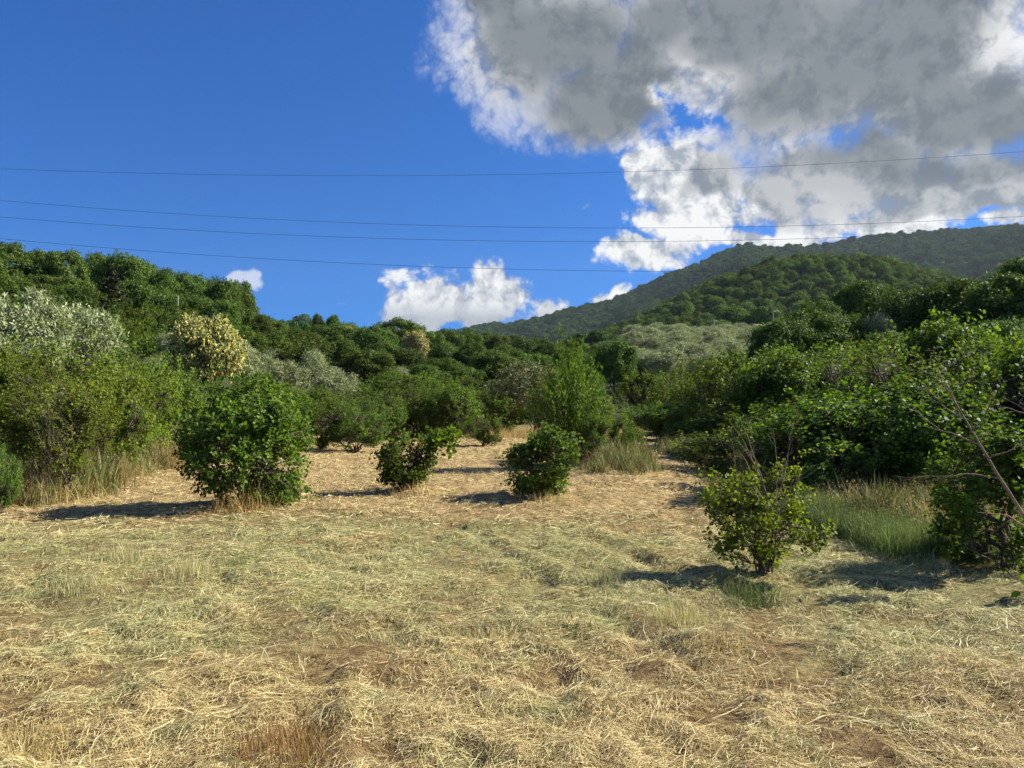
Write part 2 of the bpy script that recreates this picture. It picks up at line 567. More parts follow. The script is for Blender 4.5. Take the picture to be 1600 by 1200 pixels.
def ground_mat():
    m, t, out = new_mat('field_ground')
    geo = t.node('ShaderNodeNewGeometry')
    pos = geo.outputs['Position']
    sp, green, far = zone_factors(t, pos)
    n = t.noise(pos, 9.0, 6, 0.7, 0.6)
    n2 = t.noise(pos, 1.4, 4, 0.6)
    n3 = t.noise(pos, 60.0, 4, 0.7, 1.5)
    mixn = t.math('MULTIPLY_ADD', t.math('SUBTRACT', n3, 0.5), 0.8, n)
    straw = ramp(t, mixn, [(0.28, (0.075, 0.045, 0.022)), (0.48, (0.20, 0.13, 0.058)), (0.66, (0.40, 0.30, 0.135)), (0.82, (0.58, 0.47, 0.24))])
    red = ramp(t, mixn, [(0.25, (0.15, 0.09, 0.042)), (0.45, (0.34, 0.24, 0.11)), (0.62, (0.52, 0.40, 0.19)), (0.8, (0.66, 0.55, 0.30))])
    grn = ramp(t, mixn, [(0.25, (0.08, 0.075, 0.03)), (0.5, (0.25, 0.245, 0.10)), (0.8, (0.46, 0.43, 0.2))])
    c = t.mix(t.math('MULTIPLY', green, t.maprange(n2, 0.35, 0.6, 0.2, 0.9)), straw, grn)
    c = t.mix(t.math('MULTIPLY', far, t.maprange(n2, 0.3, 0.7, 0.95, 0.55)), c, red)
    # woodland floor and meadow outside the mown field
    wood = ramp(t, t.noise(pos, 0.7, 6, 0.65), [(0.3, (0.030, 0.038, 0.014)), (0.55, (0.055, 0.075, 0.022)), (0.8, (0.13, 0.12, 0.045))])
    left = t.maprange(t.math('MULTIPLY_ADD', t.math('SUBTRACT', n2, 0.5), 2.0, sp.outputs[0]), -10.5, -12.5)
    right = t.maprange(t.math('MULTIPLY_ADD', t.math('SUBTRACT', n2, 0.5), 1.6, sp.outputs[0]), 5.6, 7.2)
    back = t.maprange(t.math('MULTIPLY_ADD', t.math('SUBTRACT', n2, 0.5), 8.0, sp.outputs[1]), 34.0, 44.0)
    fac = t.math('MAXIMUM', t.math('MAXIMUM', left, right), back)
    c = t.mix(fac, c, wood)
    p = t.node('ShaderNodeBsdfPrincipled')
    t.put(p.inputs['Base Color'], c)
    p.inputs['Roughness'].default_value = 0.9
    p.inputs['Specular IOR Level'].default_value = 0.1
    bp = t.node('ShaderNodeBump')
    bp.inputs['Strength'].default_value = 0.9
    bp.inputs['Distance'].default_value = 0.05
    t.l.new(mixn, bp.inputs['Height'])
    t.l.new(bp.outputs[0], p.inputs['Normal'])
    t.l.new(p.outputs[0], out.inputs[0])
    return m


M = {}
M['ground'] = ground_mat()
M['hay'] = hay_mat()
M['hazel'] = leaf_mat('hazel_leaf', (0.048, 0.088, 0.012), (0.092, 0.155, 0.021), (0.165, 0.230, 0.035), 0.45, tcol=(1.3, 1.35, 0.45), gloss=0.16, rough=0.55)
M['hazel_light'] = leaf_mat('young_leaf', (0.085, 0.130, 0.014), (0.15, 0.21, 0.024), (0.235, 0.285, 0.04), 0.45, tcol=(1.25, 1.3, 0.45), gloss=0.14, rough=0.55)
M['feather'] = leaf_mat('feathery_leaf', (0.065, 0.115, 0.016), (0.105, 0.172, 0.025), (0.155, 0.220, 0.038), 0.42, tcol=(1.2, 1.3, 0.5), gloss=0.12)
M['broad'] = leaf_mat('broad_leaf', (0.040, 0.076, 0.015), (0.074, 0.128, 0.023), (0.130, 0.185, 0.034), 0.24, tcol=(1.2, 1.3, 0.5), gloss=0.1, rough=0.6, objvar=0.7)
M['oak_hill'] = leaf_mat('hill_leaf', (0.046, 0.076, 0.015), (0.084, 0.126, 0.024), (0.140, 0.182, 0.036), 0.24, tcol=(1.2, 1.3, 0.5), gloss=0.1, rough=0.6, objvar=0.7)
M['shrub'] = leaf_mat('shrub_leaf', (0.036, 0.066, 0.012), (0.068, 0.114, 0.019), (0.125, 0.170, 0.032), 0.36, gloss=0.12, rough=0.6, objvar=0.6)
M['olive'] = leaf_mat('olive_leaf', (0.14, 0.175, 0.07), (0.25, 0.295, 0.135), (0.39, 0.42, 0.24), 0.22, tcol=(1.2, 1.2, 0.8), gloss=0.12, objvar=0.3, underside=(0.30, 0.335, 0.20))
M['olive_dull'] = leaf_mat('dull_olive_leaf', (0.085, 0.098, 0.040), (0.145, 0.16, 0.07), (0.23, 0.245, 0.13), 0.2, gloss=0.1, objvar=0.2)
M['chestnut'] = leaf_mat('chestnut_leaf', (0.03, 0.055, 0.014), (0.06, 0.09, 0.02), (0.10, 0.13, 0.03), 0.28)
M['catkin'] = leaf_mat('chestnut_catkin', (0.52, 0.43, 0.12), (0.70, 0.60, 0.21), (0.82, 0.74, 0.36), 0.4, tcol=(1, 1, .8), objvar=0.1)
M['cedar'] = leaf_mat('cedar_needle', (0.030, 0.040, 0.020), (0.058, 0.064, 0.034), (0.10, 0.098, 0.055), 0.12)
M['knob'] = leaf_mat('hill_wood_leaf', (0.050, 0.090, 0.016), (0.100, 0.165, 0.028), (0.165, 0.230, 0.045), 0.15, gloss=0.03, rough=0.7, objvar=0.8)  # sunlit brightness of the hill against the shadowed mountain, put into leaf colour
M['far'] = leaf_mat('far_leaf', (0.026, 0.066, 0.020), (0.050, 0.110, 0.030), (0.088, 0.155, 0.042), 0.12, gloss=0.03, rough=0.7, objvar=0.7)  # darker leaf colour stands in for the cloud shadow on the mountain
M['bark'] = bark_mat('bark', (0.045, 0.035, 0.026), (0.16, 0.13, 0.10))
M['bark_grey'] = bark_mat('grey_bark', (0.10, 0.085, 0.07), (0.28, 0.25, 0.21))
M['twig'] = bark_mat('bare_twig', (0.12, 0.085, 0.06), (0.30, 0.23, 0.17), 30)


def grass_mat(name, lo, mid, hi, base=None):
    m = leaf_mat(name, lo, mid, hi, 0.35, tcol=(1.1, 1.1, 0.8), gloss=0.25, objvar=0.25)
    return m


M['dry_grass'] = grass_mat('dry_grass', (0.22, 0.15, 0.06), (0.40, 0.30, 0.13), (0.60, 0.50, 0.27))
M['brown_grass'] = grass_mat('brown_grass', (0.20, 0.12, 0.045), (0.36, 0.24, 0.09), (0.55, 0.42, 0.19))
M['green_grass'] = grass_mat('green_grass', (0.07, 0.115, 0.03), (0.13, 0.19, 0.055), (0.25, 0.29, 0.11))
M['pale_grass'] = grass_mat('pale_grass', (0.30, 0.28, 0.12), (0.48, 0.45, 0.22), (0.68, 0.64, 0.38))
M['weed'] = grass_mat('weed', (0.06, 0.08, 0.022), (0.14, 0.16, 0.055), (0.30, 0.27, 0.12))


# ------------------------------------------------------------------ objects
def link(name, data, parent=None, **props):
    o = bpy.data.objects.new(name, data)
    COL.objects.link(o)
    if parent is not None:
        o.parent = parent
    for k, v in props.items():
        o[k] = v
    return o


ground = link('ground', make_mesh('ground', np.stack([GX, GY, GZ], -1).reshape(-1, 3), [gq], M['ground'], True), kind='structure')


# ------------------------------------------------------------------ plant builders (each returns trunk mesh, crown mesh, width, height)
def lobes_fn(r, k=9, amp=0.42):
    D = nrmz(r.normal(size=(k, 3)))
    A = r.uniform(0.3, 1, k)

    def f(u):
        d = u @ D.T
        return 1 + amp * ((np.maximum(d, 0) ** 3 * A).sum(-1) - 0.55)
    return f


def bush(seed, h, wd, shoots, per, leaf, shape='diam', lmat='hazel', open_=0.0, vase=0.25, stems=10, shoot_len=0.5, upright=0.6, aspect=0.8, lean=(0, 0), name='hazel', twigs=True, rough_=0.5, clump=0.16):
    r = np.random.default_rng(seed)
    f = lobes_fn(r, 11, rough_)
    ncl = max(10, int(shoots / 13))
    cu = nrmz(r.normal(size=(ncl, 3)))
    cu[:, 2] = np.abs(cu[:, 2]) * np.where(r.random(ncl) < 0.36, -1, 1)
    crad = f(cu) * r.uniform(0.74, 1.06, ncl)
    ci_ = r.integers(0, ncl, shoots)
    u = nrmz(cu[ci_] + r.normal(size=(shoots, 3)) * clump)
    rad = crad[ci_] * (1 - (1 - r.random(shoots) ** 0.4) * (0.42 + open_ * 0.4))
    far_ = r.random(shoots) < 0.10
    rad = np.where(far_, rad * r.uniform(1.04, 1.28, shoots), rad)
    c = np.array([0, 0, h * 0.52])
    tip = u * rad[:, None] * np.array([wd / 2, wd / 2, h * 0.48]) + c
    z = np.clip(tip[:, 2] / h, 0, 1.1)
    wide = (1 - vase) + vase * 1.35 * np.sqrt(z)
    tip[:, 0] = tip[:, 0] * wide + lean[0] * z * h
    tip[:, 1] = tip[:, 1] * wide + lean[1] * z * h
    tip[:, 2] = np.maximum(tip[:, 2], 0.06 * h)
    od = nrmz((tip - c) * np.array([1, 1, 0.5]))
    sd = nrmz(od * 0.75 + np.array([0, 0, upright]) + r.normal(size=(shoots, 3)) * 0.38)
    sl_ = shoot_len * r.uniform(0.55, 1.25, shoots)
    K = 5
    tt = np.linspace(0, 1, K)
    base = tip - sd * sl_[:, None] * 0.75
    base[:, 2] = np.maximum(base[:, 2], 0.05)
    P = base[:, None, :] + sd[:, None, :] * (tt[None, :, None] * sl_[:, None, None])
    P[:, :, 2] -= (tt[None] ** 2) * sl_[:, None] * 0.22 * r.random(shoots)[:, None]
    tb = MB()
    # main stems fan out from the stool
    S = stems
    tidx = r.choice(shoots, S, replace=False)
    b0 = np.concatenate([r.normal(size=(S, 2)) * 0.10 * wd / 2.5, np.full((S, 1), -0.06)], 1)
    KS = 9
    ts = np.linspace(0, 1, KS)
    e = base[tidx]
    mid = np.stack([e[:, 0] * 0.35, e[:, 1] * 0.35, e[:, 2] * 0.62 + 0.1 * h], -1)
    SP = ((1 - ts) ** 2)[None, :, None] * b0[:, None] + (2 * ts * (1 - ts))[None, :, None] * mid[:, None] + (ts ** 2)[None, :, None] * e[:, None]
    SP[:, 1:-1] += r.normal(size=(S, KS - 2, 3)) * 0.018 * h
    SR = (0.011 * h + 0.006) * r.uniform(0.7, 1.2, S)[:, None] * (1 - 0.8 * ts)[None]
    tb.add(*tubes(SP, SR, 6))
    if twigs:
        flatp = SP[:, 3:].reshape(-1, 3)
        nb = np.array([flatp[np.argmin(((flatp - b) ** 2).sum(1) + 0.25 * np.maximum(flatp[:, 2] - b[2], 0) * 4)] for b in base])
        m1 = (nb + base) / 2 + np.array([0, 0, 0.05])
        CP = np.stack([nb, m1, base], 1)
        tb.add(*tubes(CP, np.tile([0.011, 0.008, 0.006], (shoots, 1)) * (0.6 + h * 0.15), 3))
        tb.add(*tubes(P[:, ::2], np.tile([0.006, 0.0045, 0.002], (shoots, 1)) * (0.6 + h * 0.15), 3))
    cb = MB()
    t = np.tile((np.arange(per) + 0.5) / per, (shoots, 1)) ** 0.85
    t = np.clip(t + r.normal(size=t.shape) * 0.04, 0, 1)
    q = t * (K - 1)
    i0 = np.minimum(q.astype(int), K - 2)
    fr = (q - i0)[..., None]
    ar = np.arange(shoots)[:, None]
    pos = P[ar, i0] * (1 - fr) + P[ar, i0 + 1] * fr
    ang = (np.arange(per)[None] * 2.4 + r.uniform(0, 6.28, (shoots, 1)))
    side = nrmz(np.cross(sd, r.normal(size=(shoots, 3))))
    side2 = np.cross(sd, side)
    lat = side[:, None] * np.cos(ang)[..., None] + side2[:, None] * np.sin(ang)[..., None]
    ax = lat * 0.9 + sd[:, None] * 0.45 + r.normal(size=lat.shape) * 0.25
    ax[..., 2] -= 0.12
    pos = pos + lat * leaf * 0.25 + r.normal(size=lat.shape) * leaf * 0.18
    nr = np.array([0, 0, 0.75]) + od[:, None] * 0.65 + r.normal(size=lat.shape) * 0.62
    L = leaf * r.uniform(0.65, 1.2, pos.shape[:2])
    pos, ax, nr, L = pos.reshape(-1, 3), ax.reshape(-1, 3), nr.reshape(-1, 3), L.ravel()
    ok = pos[:, 2] > 0.04
    leaves(cb, pos[ok], ax[ok], nr[ok], L[ok], L[ok] * aspect, shape)
    return dict(trunk=tb.mesh(name + '_trunk', M['bark'], True), crown=cb.mesh(name + '_crown', M[lmat]), w=wd, h=h)


def tree(seed, h, wd, lobes, per, leaf, lmat='broad', trunk_frac=0.28, lobe_r=0.25, aspect=0.8, flat=0.85, droop=0.0, bark='bark', fuzz=0.3, name='tree', shape='diam', extra=None, thick=1.0, jit=0.28):
    r = np.random.default_rng(seed)
    f = lobes_fn(r, 6, 0.30)
    c = np.array([0, 0, h * (0.5 + trunk_frac * 0.42)])
    rz = h - c[2]
    # lobe centres: shell of the crown + a few inside
    u = nrmz(r.normal(size=(lobes, 3)))
    g = np.arange(lobes) + 0.5
    ph = np.arccos(1 - 1.72 * g / lobes)
    th = pi * (1 + 5 ** 0.5) * g
    u = nrmz(np.stack([np.cos(th) * np.sin(ph), np.sin(th) * np.sin(ph), np.cos(ph)], -1) + r.normal(size=(lobes, 3)) * 0.16)
    rr = f(u) * r.uniform(0.72, 0.98, lobes)
    sc = np.array([wd / 2, wd / 2, rz])
    lc = c + u * rr[:, None] * sc * (1 - lobe_r * 0.75)
    lr = lobe_r * (wd / 2) * r.uniform(0.7, 1.35, lobes) * 1.25
    tb = MB()
    th_ = h * trunk_frac
    TP = np.array([[(0, 0, -0.3), (0.01 * h, 0, th_ * 0.5), (0, 0.01 * h, th_), (0.01 * h, 0, h * 0.6), (0, 0, h * 0.8)]], float)
    TR = np.array([[0.034, 0.027, 0.022, 0.012, 0.004]]) * h * thick
    tb.add(*tubes(TP, TR, 8))
    nb = min(lobes, 14)
    bi = r.choice(lobes, nb, replace=False)
    ts = np.linspace(0, 1, 6)
    st = np.stack([np.zeros(nb), np.zeros(nb), th_ * r.uniform(0.75, 1.6, nb)], -1)
    md = (st + lc[bi]) / 2 + np.array([0, 0, -0.02 * h]) + r.normal(size=(nb, 3)) * 0.03 * h
    BP = ((1 - ts) ** 2)[None, :, None] * st[:, None] + (2 * ts * (1 - ts))[None, :, None] * md[:, None] + (ts ** 2)[None, :, None] * lc[bi][:, None]
    BR = 0.011 * h * thick * (1 - 0.8 * ts)[None] * r.uniform(0.6, 1.1, nb)[:, None]
    tb.add(*tubes(BP, BR, 5))
    cb = MB()
    n = lobes * per
    v = nrmz(r.normal(size=(lobes, per, 3)))
    v[..., 2] = np.where((v[..., 2] < -0.25) & (r.random((lobes, per)) < 0.7), -v[..., 2], v[..., 2])
    rad = r.random((lobes, per)) ** 0.33 * (1 + r.normal(size=(lobes, per)) * fuzz * 0.35)
    bump = 1 + 0.22 * np.sin(v[..., 0] * 7 + lc[:, None, 0] * 3) * np.sin(v[..., 1] * 7 + lc[:, None, 1] * 3)
    pos = lc[:, None] + v * (rad * bump * lr[:, None])[..., None] * np.array([1, 1, flat])
    outw = nrmz(pos - c)
    nr = v * 0.85 + outw * 0.40 + np.array([0, 0, 0.25]) + r.normal(size=v.shape) * jit
    ax = r.normal(size=v.shape) + outw * 0.6
    ax[..., 2] -= 0.25 + droop
    L = leaf * r.uniform(0.6, 1.25, (lobes, per))
    pos, nr, ax, L = pos.reshape(-1, 3), nr.reshape(-1, 3), ax.reshape(-1, 3), L.ravel()
    # stray leaves break up the outline
    k = int(n * 0.06)
    i = r.choice(n, k, replace=False)
    pos[i] += r.normal(size=(k, 3)) * lobe_r * wd * 0.13
    ok = pos[:, 2] > 0.1
    leaves(cb, pos[ok], ax[ok], nr[ok], L[ok], L[ok] * aspect, shape)
    out = dict(trunk=tb.mesh(name + '_trunk', M[bark], True), crown=cb.mesh(name + '_crown', M[lmat]), w=wd, h=h)
    if extra:
        eb = MB()
        k = extra
        i = r.choice(n, k)
        top = (pos[i] - c) / sc
        keep = np.linalg.norm(top, axis=1) > 0.62
        p = pos[i][keep] + nrmz(pos[i][keep] - c) * 0.08
        a = nrmz(p - c) * 0.6 + r.normal(size=p.shape) * 0.5
        a[:, 2] -= 0.8
        leaves(eb, p, a, r.normal(size=p.shape), r.uniform(0.16, 0.34, len(p)), 0.075, 'diam')
        out['extra'] = eb.mesh(name + '_catkins', M['catkin'])
    return out


def extents(p):
    """real width and height of a built plant, so that it can be placed at its true size"""
    n = len(p['crown'].vertices)
    co = np.empty(n * 3, np.float32)
    p['crown'].vertices.foreach_get('co', co)
    co = co.reshape(-1, 3)
    p['w'] = float(np.percentile(np.abs(co[:, 0] - np.median(co[:, 0])), 98.5) + np.percentile(np.abs(co[:, 1] - np.median(co[:, 1])), 98.5))
    p['h'] = float(np.percentile(co[:, 2], 99.7))
    p['done'] = True


def place(proto, name, X, Y, height, width, label, cat, group=None, yaw=0.0, sink=0.0, parts=('trunk', 'crown'), extra_name='catkins', widthy=None):
    if 'done' not in proto:
        extents(proto)
    e = bpy.data.objects.new(name, None)
    COL.objects.link(e)
    e.empty_display_size = 0.2
    e.location = (X, Y, float(H(X, Y)) - sink)
    e.rotation_euler = (0, 0, yaw)
    e.scale = (width / proto['w'], (widthy or width) / proto['w'], height / proto['h'])
    e['label'] = label
    e['category'] = cat
    if group:
        e['group'] = group
    kid = None
    for k in parts:
        if k in proto:
            kid = link(k, proto[k], e)
    if 'extra' in proto:
        link(extra_name, proto['extra'], kid)
    return e


def pxplace(proto, name, px, d, top, wpx, label, cat, group=None, yaw=None, minh=1.0, sink=0.0, **kw):
    X = (px - 800) / F * d
    z0 = float(H(X, d))
    h = EYE + (HZ - top) / F * d - z0 + sink
    if h < minh:
        h = minh
    return place(proto, name, X, d, h, wpx / F * d, label, cat, group, rng.uniform(0, 6.28) if yaw is None else yaw, sink, **kw)
# ------------------------------------------------------------------ plant prototypes
R0 = np.random.default_rng(21)
HZ_MID = [bush(100 + i, 2.6, 2.7, 760, 14, 0.085, 'diam', 'hazel', shoot_len=0.52, vase=0.10, upright=0.8, aspect=0.9, open_=0.15, rough_=0.6, clump=0.15, name='mid_hazel') for i in range(6)]
SHR = [bush(130 + i, 3.0, 3.4, 480, 13, 0.14, 'diam', 'shrub', shoot_len=0.6, vase=0.1, twigs=False, name='hill_shrub') for i in range(4)]
BRD = [tree(200 + i, 8.0, 7.5, 30 + 3 * i, 640, 0.21, 'broad', 0.18, 0.25, fuzz=0.15, name='broad_tree') for i in range(6)]
OAK = [tree(230 + i, 9.0, 7.0, 36, 600, 0.21, 'oak_hill', 0.2, 0.23, fuzz=0.15, name='hill_oak') for i in range(4)]
OLV = [tree(260 + i, 4.2, 4.2, 50, 190, 0.19, 'olive', 0.25, 0.19, aspect=0.34, bark='bark_grey', fuzz=0.7, jit=0.45, name='olive') for i in range(4)]
OLD = tree(270, 4.2, 4.2, 60, 230, 0.17, 'olive_dull', 0.22, 0.19, aspect=0.32, bark='bark_grey', fuzz=0.7, name='dull_olive')
CHE = tree(280, 7.0, 7.0, 55, 260, 0.26, 'chestnut', 0.2, 0.24, name='chestnut', extra=30000)


def label_pick(i, opts):
    return opts[i % len(opts)]


# ------------------------------------------------------------------ solitary shrubs standing in the mown field
b = bush(11, 2.55, 2.35, 1250, 14, 0.082, 'hexa', 'hazel', shoot_len=0.40, vase=0.12, rough_=0.55, clump=0.15, stems=14, upright=0.45, lean=(-0.03, 0), name='big_hazel')
pxplace(b, 'hazel_bush', 397, 11.6, 588, 196, 'big dense dark green hazel bush standing in the left of the mown field', 'bush', yaw=0.4)
b = bush(12, 1.2, 1.25, 260, 13, 0.078, 'hexa', 'hazel', shoot_len=0.32, vase=0.1, stems=9, open_=0.3, clump=0.35, rough_=0.3, name='small_hazel')
o = pxplace(b, 'hazel_bush', 638, 13.3, 706, 98, 'small hazel bush with one branch leaning out right, centre of the field', 'bush', yaw=0.0)
b2 = bush(13, 0.62, 0.75, 42, 12, 0.095, 'hexa', 'hazel', shoot_len=0.32, vase=0.1, stems=4, open_=0.2, name='leaning_branch')
lean = link('leaf_sprays', b2['crown'], o)
lean.location = (0.62, 0.0, 0.62)
lt = MB()
lt.add(*tubes(np.array([[(0.05, 0, 0.02), (0.25, 0, 0.35), (0.48, 0, 0.68), (0.68, 0, 0.98), (0.8, 0.02, 1.15)]]), np.array([[.016, .014, .011, .008, .004]]), 6))
lean_stem = link('leaning_stem', lt.mesh('leaning_stem', M['bark'], True), o)
b = bush(14, 1.5, 1.4, 460, 14, 0.08, 'hexa', 'hazel', rough_=0.6, clump=0.18, shoot_len=0.36, vase=0.2, stems=12, open_=0.2, name='middle_hazel')
pxplace(b, 'hazel_bush', 846, 12.6, 664, 122, 'medium hazel bush with bare brown stems at its foot, right of field centre', 'bush', yaw=1.9)
b = bush(15, 1.5, 1.45, 400, 12, 0.07, 'hexa', 'hazel_light', shoot_len=0.36, vase=0.12, stems=12, open_=0.45, upright=0.7, lean=(-0.05, 0), clump=0.16, rough_=0.85, name='front_hazel')
fr = pxplace(b, 'hazel_bush', 1192, 7.3, 722, 195, 'nearest loose hazel bush with bare twigs and backlit leaves, right foreground', 'bush', yaw=0.2)


def bare_twigs(parent, seed, n, base, spread, length, rad, up=1.0, name='bare_twig', dirs=None):
    r = np.random.default_rng(seed)
    for i in range(n):
        p = np.array(base, float) + r.normal(size=3) * np.array([.05, .05, 0])
        d = nrmz(np.array([r.normal() * spread, r.normal() * spread * 0.6, up])) if dirs is None else nrmz(np.array(dirs[i], float))
        L = length * r.uniform(0.7, 1.15)
        K = 8
        pts = [p]
        for k in range(K - 1):
            d = nrmz(d + r.normal(size=3) * 0.13)
            pts.append(pts[-1] + d * L / (K - 1))
        tb = MB()
        pts = np.array(pts)
        rr = rad * np.linspace(1, 0.2, K)
        tb.add(*tubes(pts[None], rr[None], 6))
        for j in range(7):
            k = r.integers(2, K - 1)
            dd = nrmz(nrmz(pts[k] - pts[k - 1]) * 0.8 + r.normal(size=3) * 0.6)
            q = pts[k]
            l2 = L * r.uniform(0.12, 0.34)
            sp_ = [q + dd * l2 * a + np.array([0, 0, 0.05 * l2 * a]) + r.normal(size=3) * 0.02 * (a > 0) for a in np.linspace(0, 1, 5)]
            tb.add(*tubes(np.array(sp_)[None], (rr[k] * 0.55 * np.linspace(1, 0.25, 5))[None], 5))
        link(name, tb.mesh(name, M['twig'], True), parent)


bare_twigs(fr, 5, 7, (0, 0, 0.2), 0.36, 2.7, 0.014)
bare_twigs(fr, 6, 3, (-0.1, 0, 0.25), 0.3, 1.35, 0.010, dirs=[(-1, -0.1, 0.75), (-1, 0.2, 0.95), (-0.8, 0, 1.1)])

# tall feathery shrub in the middle distance, many upright wands
def feathery(seed, h, wd, wands=46):
    r = np.random.default_rng(seed)
    tb, cb = MB(), MB()
    for i in range(wands):
        a = r.uniform(0, 6.28)
        q = r.random() ** 0.6
        out = q * wd * 0.5
        top = h * (1 - 0.42 * q ** 1.3) * r.uniform(0.62, 1.04)
        b0 = np.array([np.cos(a), np.sin(a)]) * out * 0.55
        K = 9
        t = np.linspace(0, 1, K)
        P = np.stack([b0[0] + np.cos(a) * out * 0.45 * t ** 1.5, b0[1] + np.sin(a) * out * 0.45 * t ** 1.5, top * t], -1) + r.normal(size=(K, 3)) * 0.025 * t[:, None]
        tb.add(*tubes(P[None], (0.013 * np.linspace(1, 0.15, K))[None], 5))
        n = int(260 * (top / h))
        tq = r.uniform(0.06, 1, n) * (K - 1)
        i0 = np.minimum(tq.astype(int), K - 2)
        pos = P[i0] + (P[i0 + 1] - P[i0]) * (tq - i0)[:, None]
        lat = nrmz(np.concatenate([r.normal(size=(n, 2)), r.normal(size=(n, 1)) * 0.4 + 0.7], 1))
        spr = r.random(n) * 0.20 * (1.15 - (tq / (K - 1)) * 0.95)
        leaves(cb, pos + lat * spr[:, None], lat + np.array([0, 0, 0.7]) + r.normal(size=(n, 3)) * 0.3, r.normal(size=(n, 3)) + np.array([0, 0, .2]), r.uniform(0.05, 0.10, n), r.uniform(0.022, 0.04, n))
    return dict(trunk=tb.mesh('feathery_stems', M['bark'], True), crown=cb.mesh('feathery_crown', M['feather']), w=wd, h=h)


fe = feathery(31, 3.2, 2.3, 105)
pxplace(fe, 'feathery_shrub', 886, 17.4, 530, 110, 'tall light green feathery shrub with upright wands above the grassy bank', 'shrub', yaw=0.5)
pxplace(HZ_MID[1], 'hazel_bush', 925, 19.5, 610, 80, 'bright green leafy bush at the right foot of the feathery shrub', 'bush')

pxplace(SHR[1], 'weed_clump', 968, 17.4, 682, 52, 'rounded grey-green weed clump on the grassy bank by the path', 'weed')
pxplace(SHR[2], 'weed_clump', 992, 20.5, 688, 46, 'low weed clump where the path passes the grassy bank', 'weed')
pxplace(HZ_MID[0], 'bramble_bush', 930, 16.6, 690, 50, 'small bramble between the medium bush and the grassy bank', 'bush')
# ------------------------------------------------------------------ left margin of the field
HZ_LIGHT = [dict(p, crown=p['crown'].copy()) for p in HZ_MID[:3]]
for p in HZ_LIGHT:
    p['crown'].materials[0] = M['hazel_light']
yt = [bush(300 + i, 3.3, 1.9, 420, 13, 0.075, 'diam', 'hazel_light', shoot_len=0.45, vase=0.45, stems=5, open_=0.35, upright=1.0, rough_=0.6, clump=0.2, name='young_tree') for i in range(3)]
pxplace(yt[0], 'young_tree', 58, 13.2, 560, 165, 'young tree with thin leaning trunk and yellow-green leaves at the left field edge', 'tree')
pxplace(yt[1], 'young_tree', 112, 12.6, 580, 130, 'young tree with ivy-clad trunk, second from the left at the field edge', 'tree')
pxplace(yt[2], 'young_tree', 92, 16.0, 512, 170, 'taller yellow-green young tree just behind the two slim trunks on the left', 'tree')
pxplace(HZ_LIGHT[2], 'hazel_bush', -18, 13.5, 600, 110, 'leafy bush cut by the left edge of the picture', 'bush')
pxplace(HZ_MID[4], 'bramble_bush', 5, 11.5, 725, 60, 'low green bramble at the lower left edge of the field', 'bush')
lm = [(172, 16, 570, 140, 'hazel_light'), (215, 18.5, 560, 120, ''), (255, 21, 575, 110, ''), (150, 20, 560, 130, ''), (290, 23, 590, 100, ''), (205, 23, 545, 130, ''), (30, 17, 540, 130, ''), (260, 27, 575, 110, ''), (10, 15.5, 560, 130, ''), (120, 15.2, 590, 130, ''), (50, 16, 575, 130, ''), (230, 19.5, 600, 90, ''), (195, 16.8, 620, 90, '')]
LL = ['first light green bush right of the young trees on the left hedge line', 'leafy bush with dry grass at its foot in the left hedge line', 'rounded bush near the right end of the left hedge line', None, 'last bush of the left hedge line beside the big dark bush']
for i, (px, d, top, wpx, mt) in enumerate(lm):
    lab = LL[i] if i < 5 and LL[i] else 'green bush in the second row of the left hedge'
    pxplace((HZ_LIGHT[i % 3] if i in (0, 1, 3, 6, 8, 9, 10) else HZ_MID[i % 6]), 'hedge_bush', px, d, top, wpx, lab, 'bush', 'bushes of the left hedge')

# hazels at the far end of the field
fh = [(445, 25.0, 606, 150, 'broad hazel in the far row right behind the big dark bush'),
      (395, 27.0, 600, 130, 'hazel mostly hidden behind the big dark bush'),
      (505, 24.8, 622, 85, 'hazel with a bare foot in the far row, left of the roundest one'),
      (557, 24.2, 632, 105, 'round low hazel at the front of the far row'),
      (605, 30.0, 606, 100, 'hazel standing back in the far row behind the round low one'),
      (652, 31.5, 597, 85, 'tall hazel with dark stem and dry grass tuft at the field end'),
      (712, 31.0, 600, 110, 'dense dark hazel in the middle of the field end'),
      (755, 26.4, 648, 62, 'small round hazel standing forward of the field end row'),
      (770, 34.0, 612, 90, 'hazel beside the dull olive at the field end'),
      (570, 36.0, 604, 110, ''), (680, 38.0, 590, 110, ''), (730, 40, 585, 130, ''), (500, 34, 606, 110, ''), (800, 42, 590, 120, ''), (620, 44, 580, 130, ''), (425, 33, 600, 100, '')]
for i, (px, d, top, wpx, lab) in enumerate(fh):
    pxplace(HZ_MID[(i * 5 + 2) % 6], 'hazel_bush', px, d, top, wpx, lab or 'hazel in the second row beyond the field end', 'bush', 'hazels at the far end of the field')
pxplace(OLD, 'olive_tree', 838, 36, 566, 135, 'dull brownish olive tree left of the feathery shrub', 'tree')

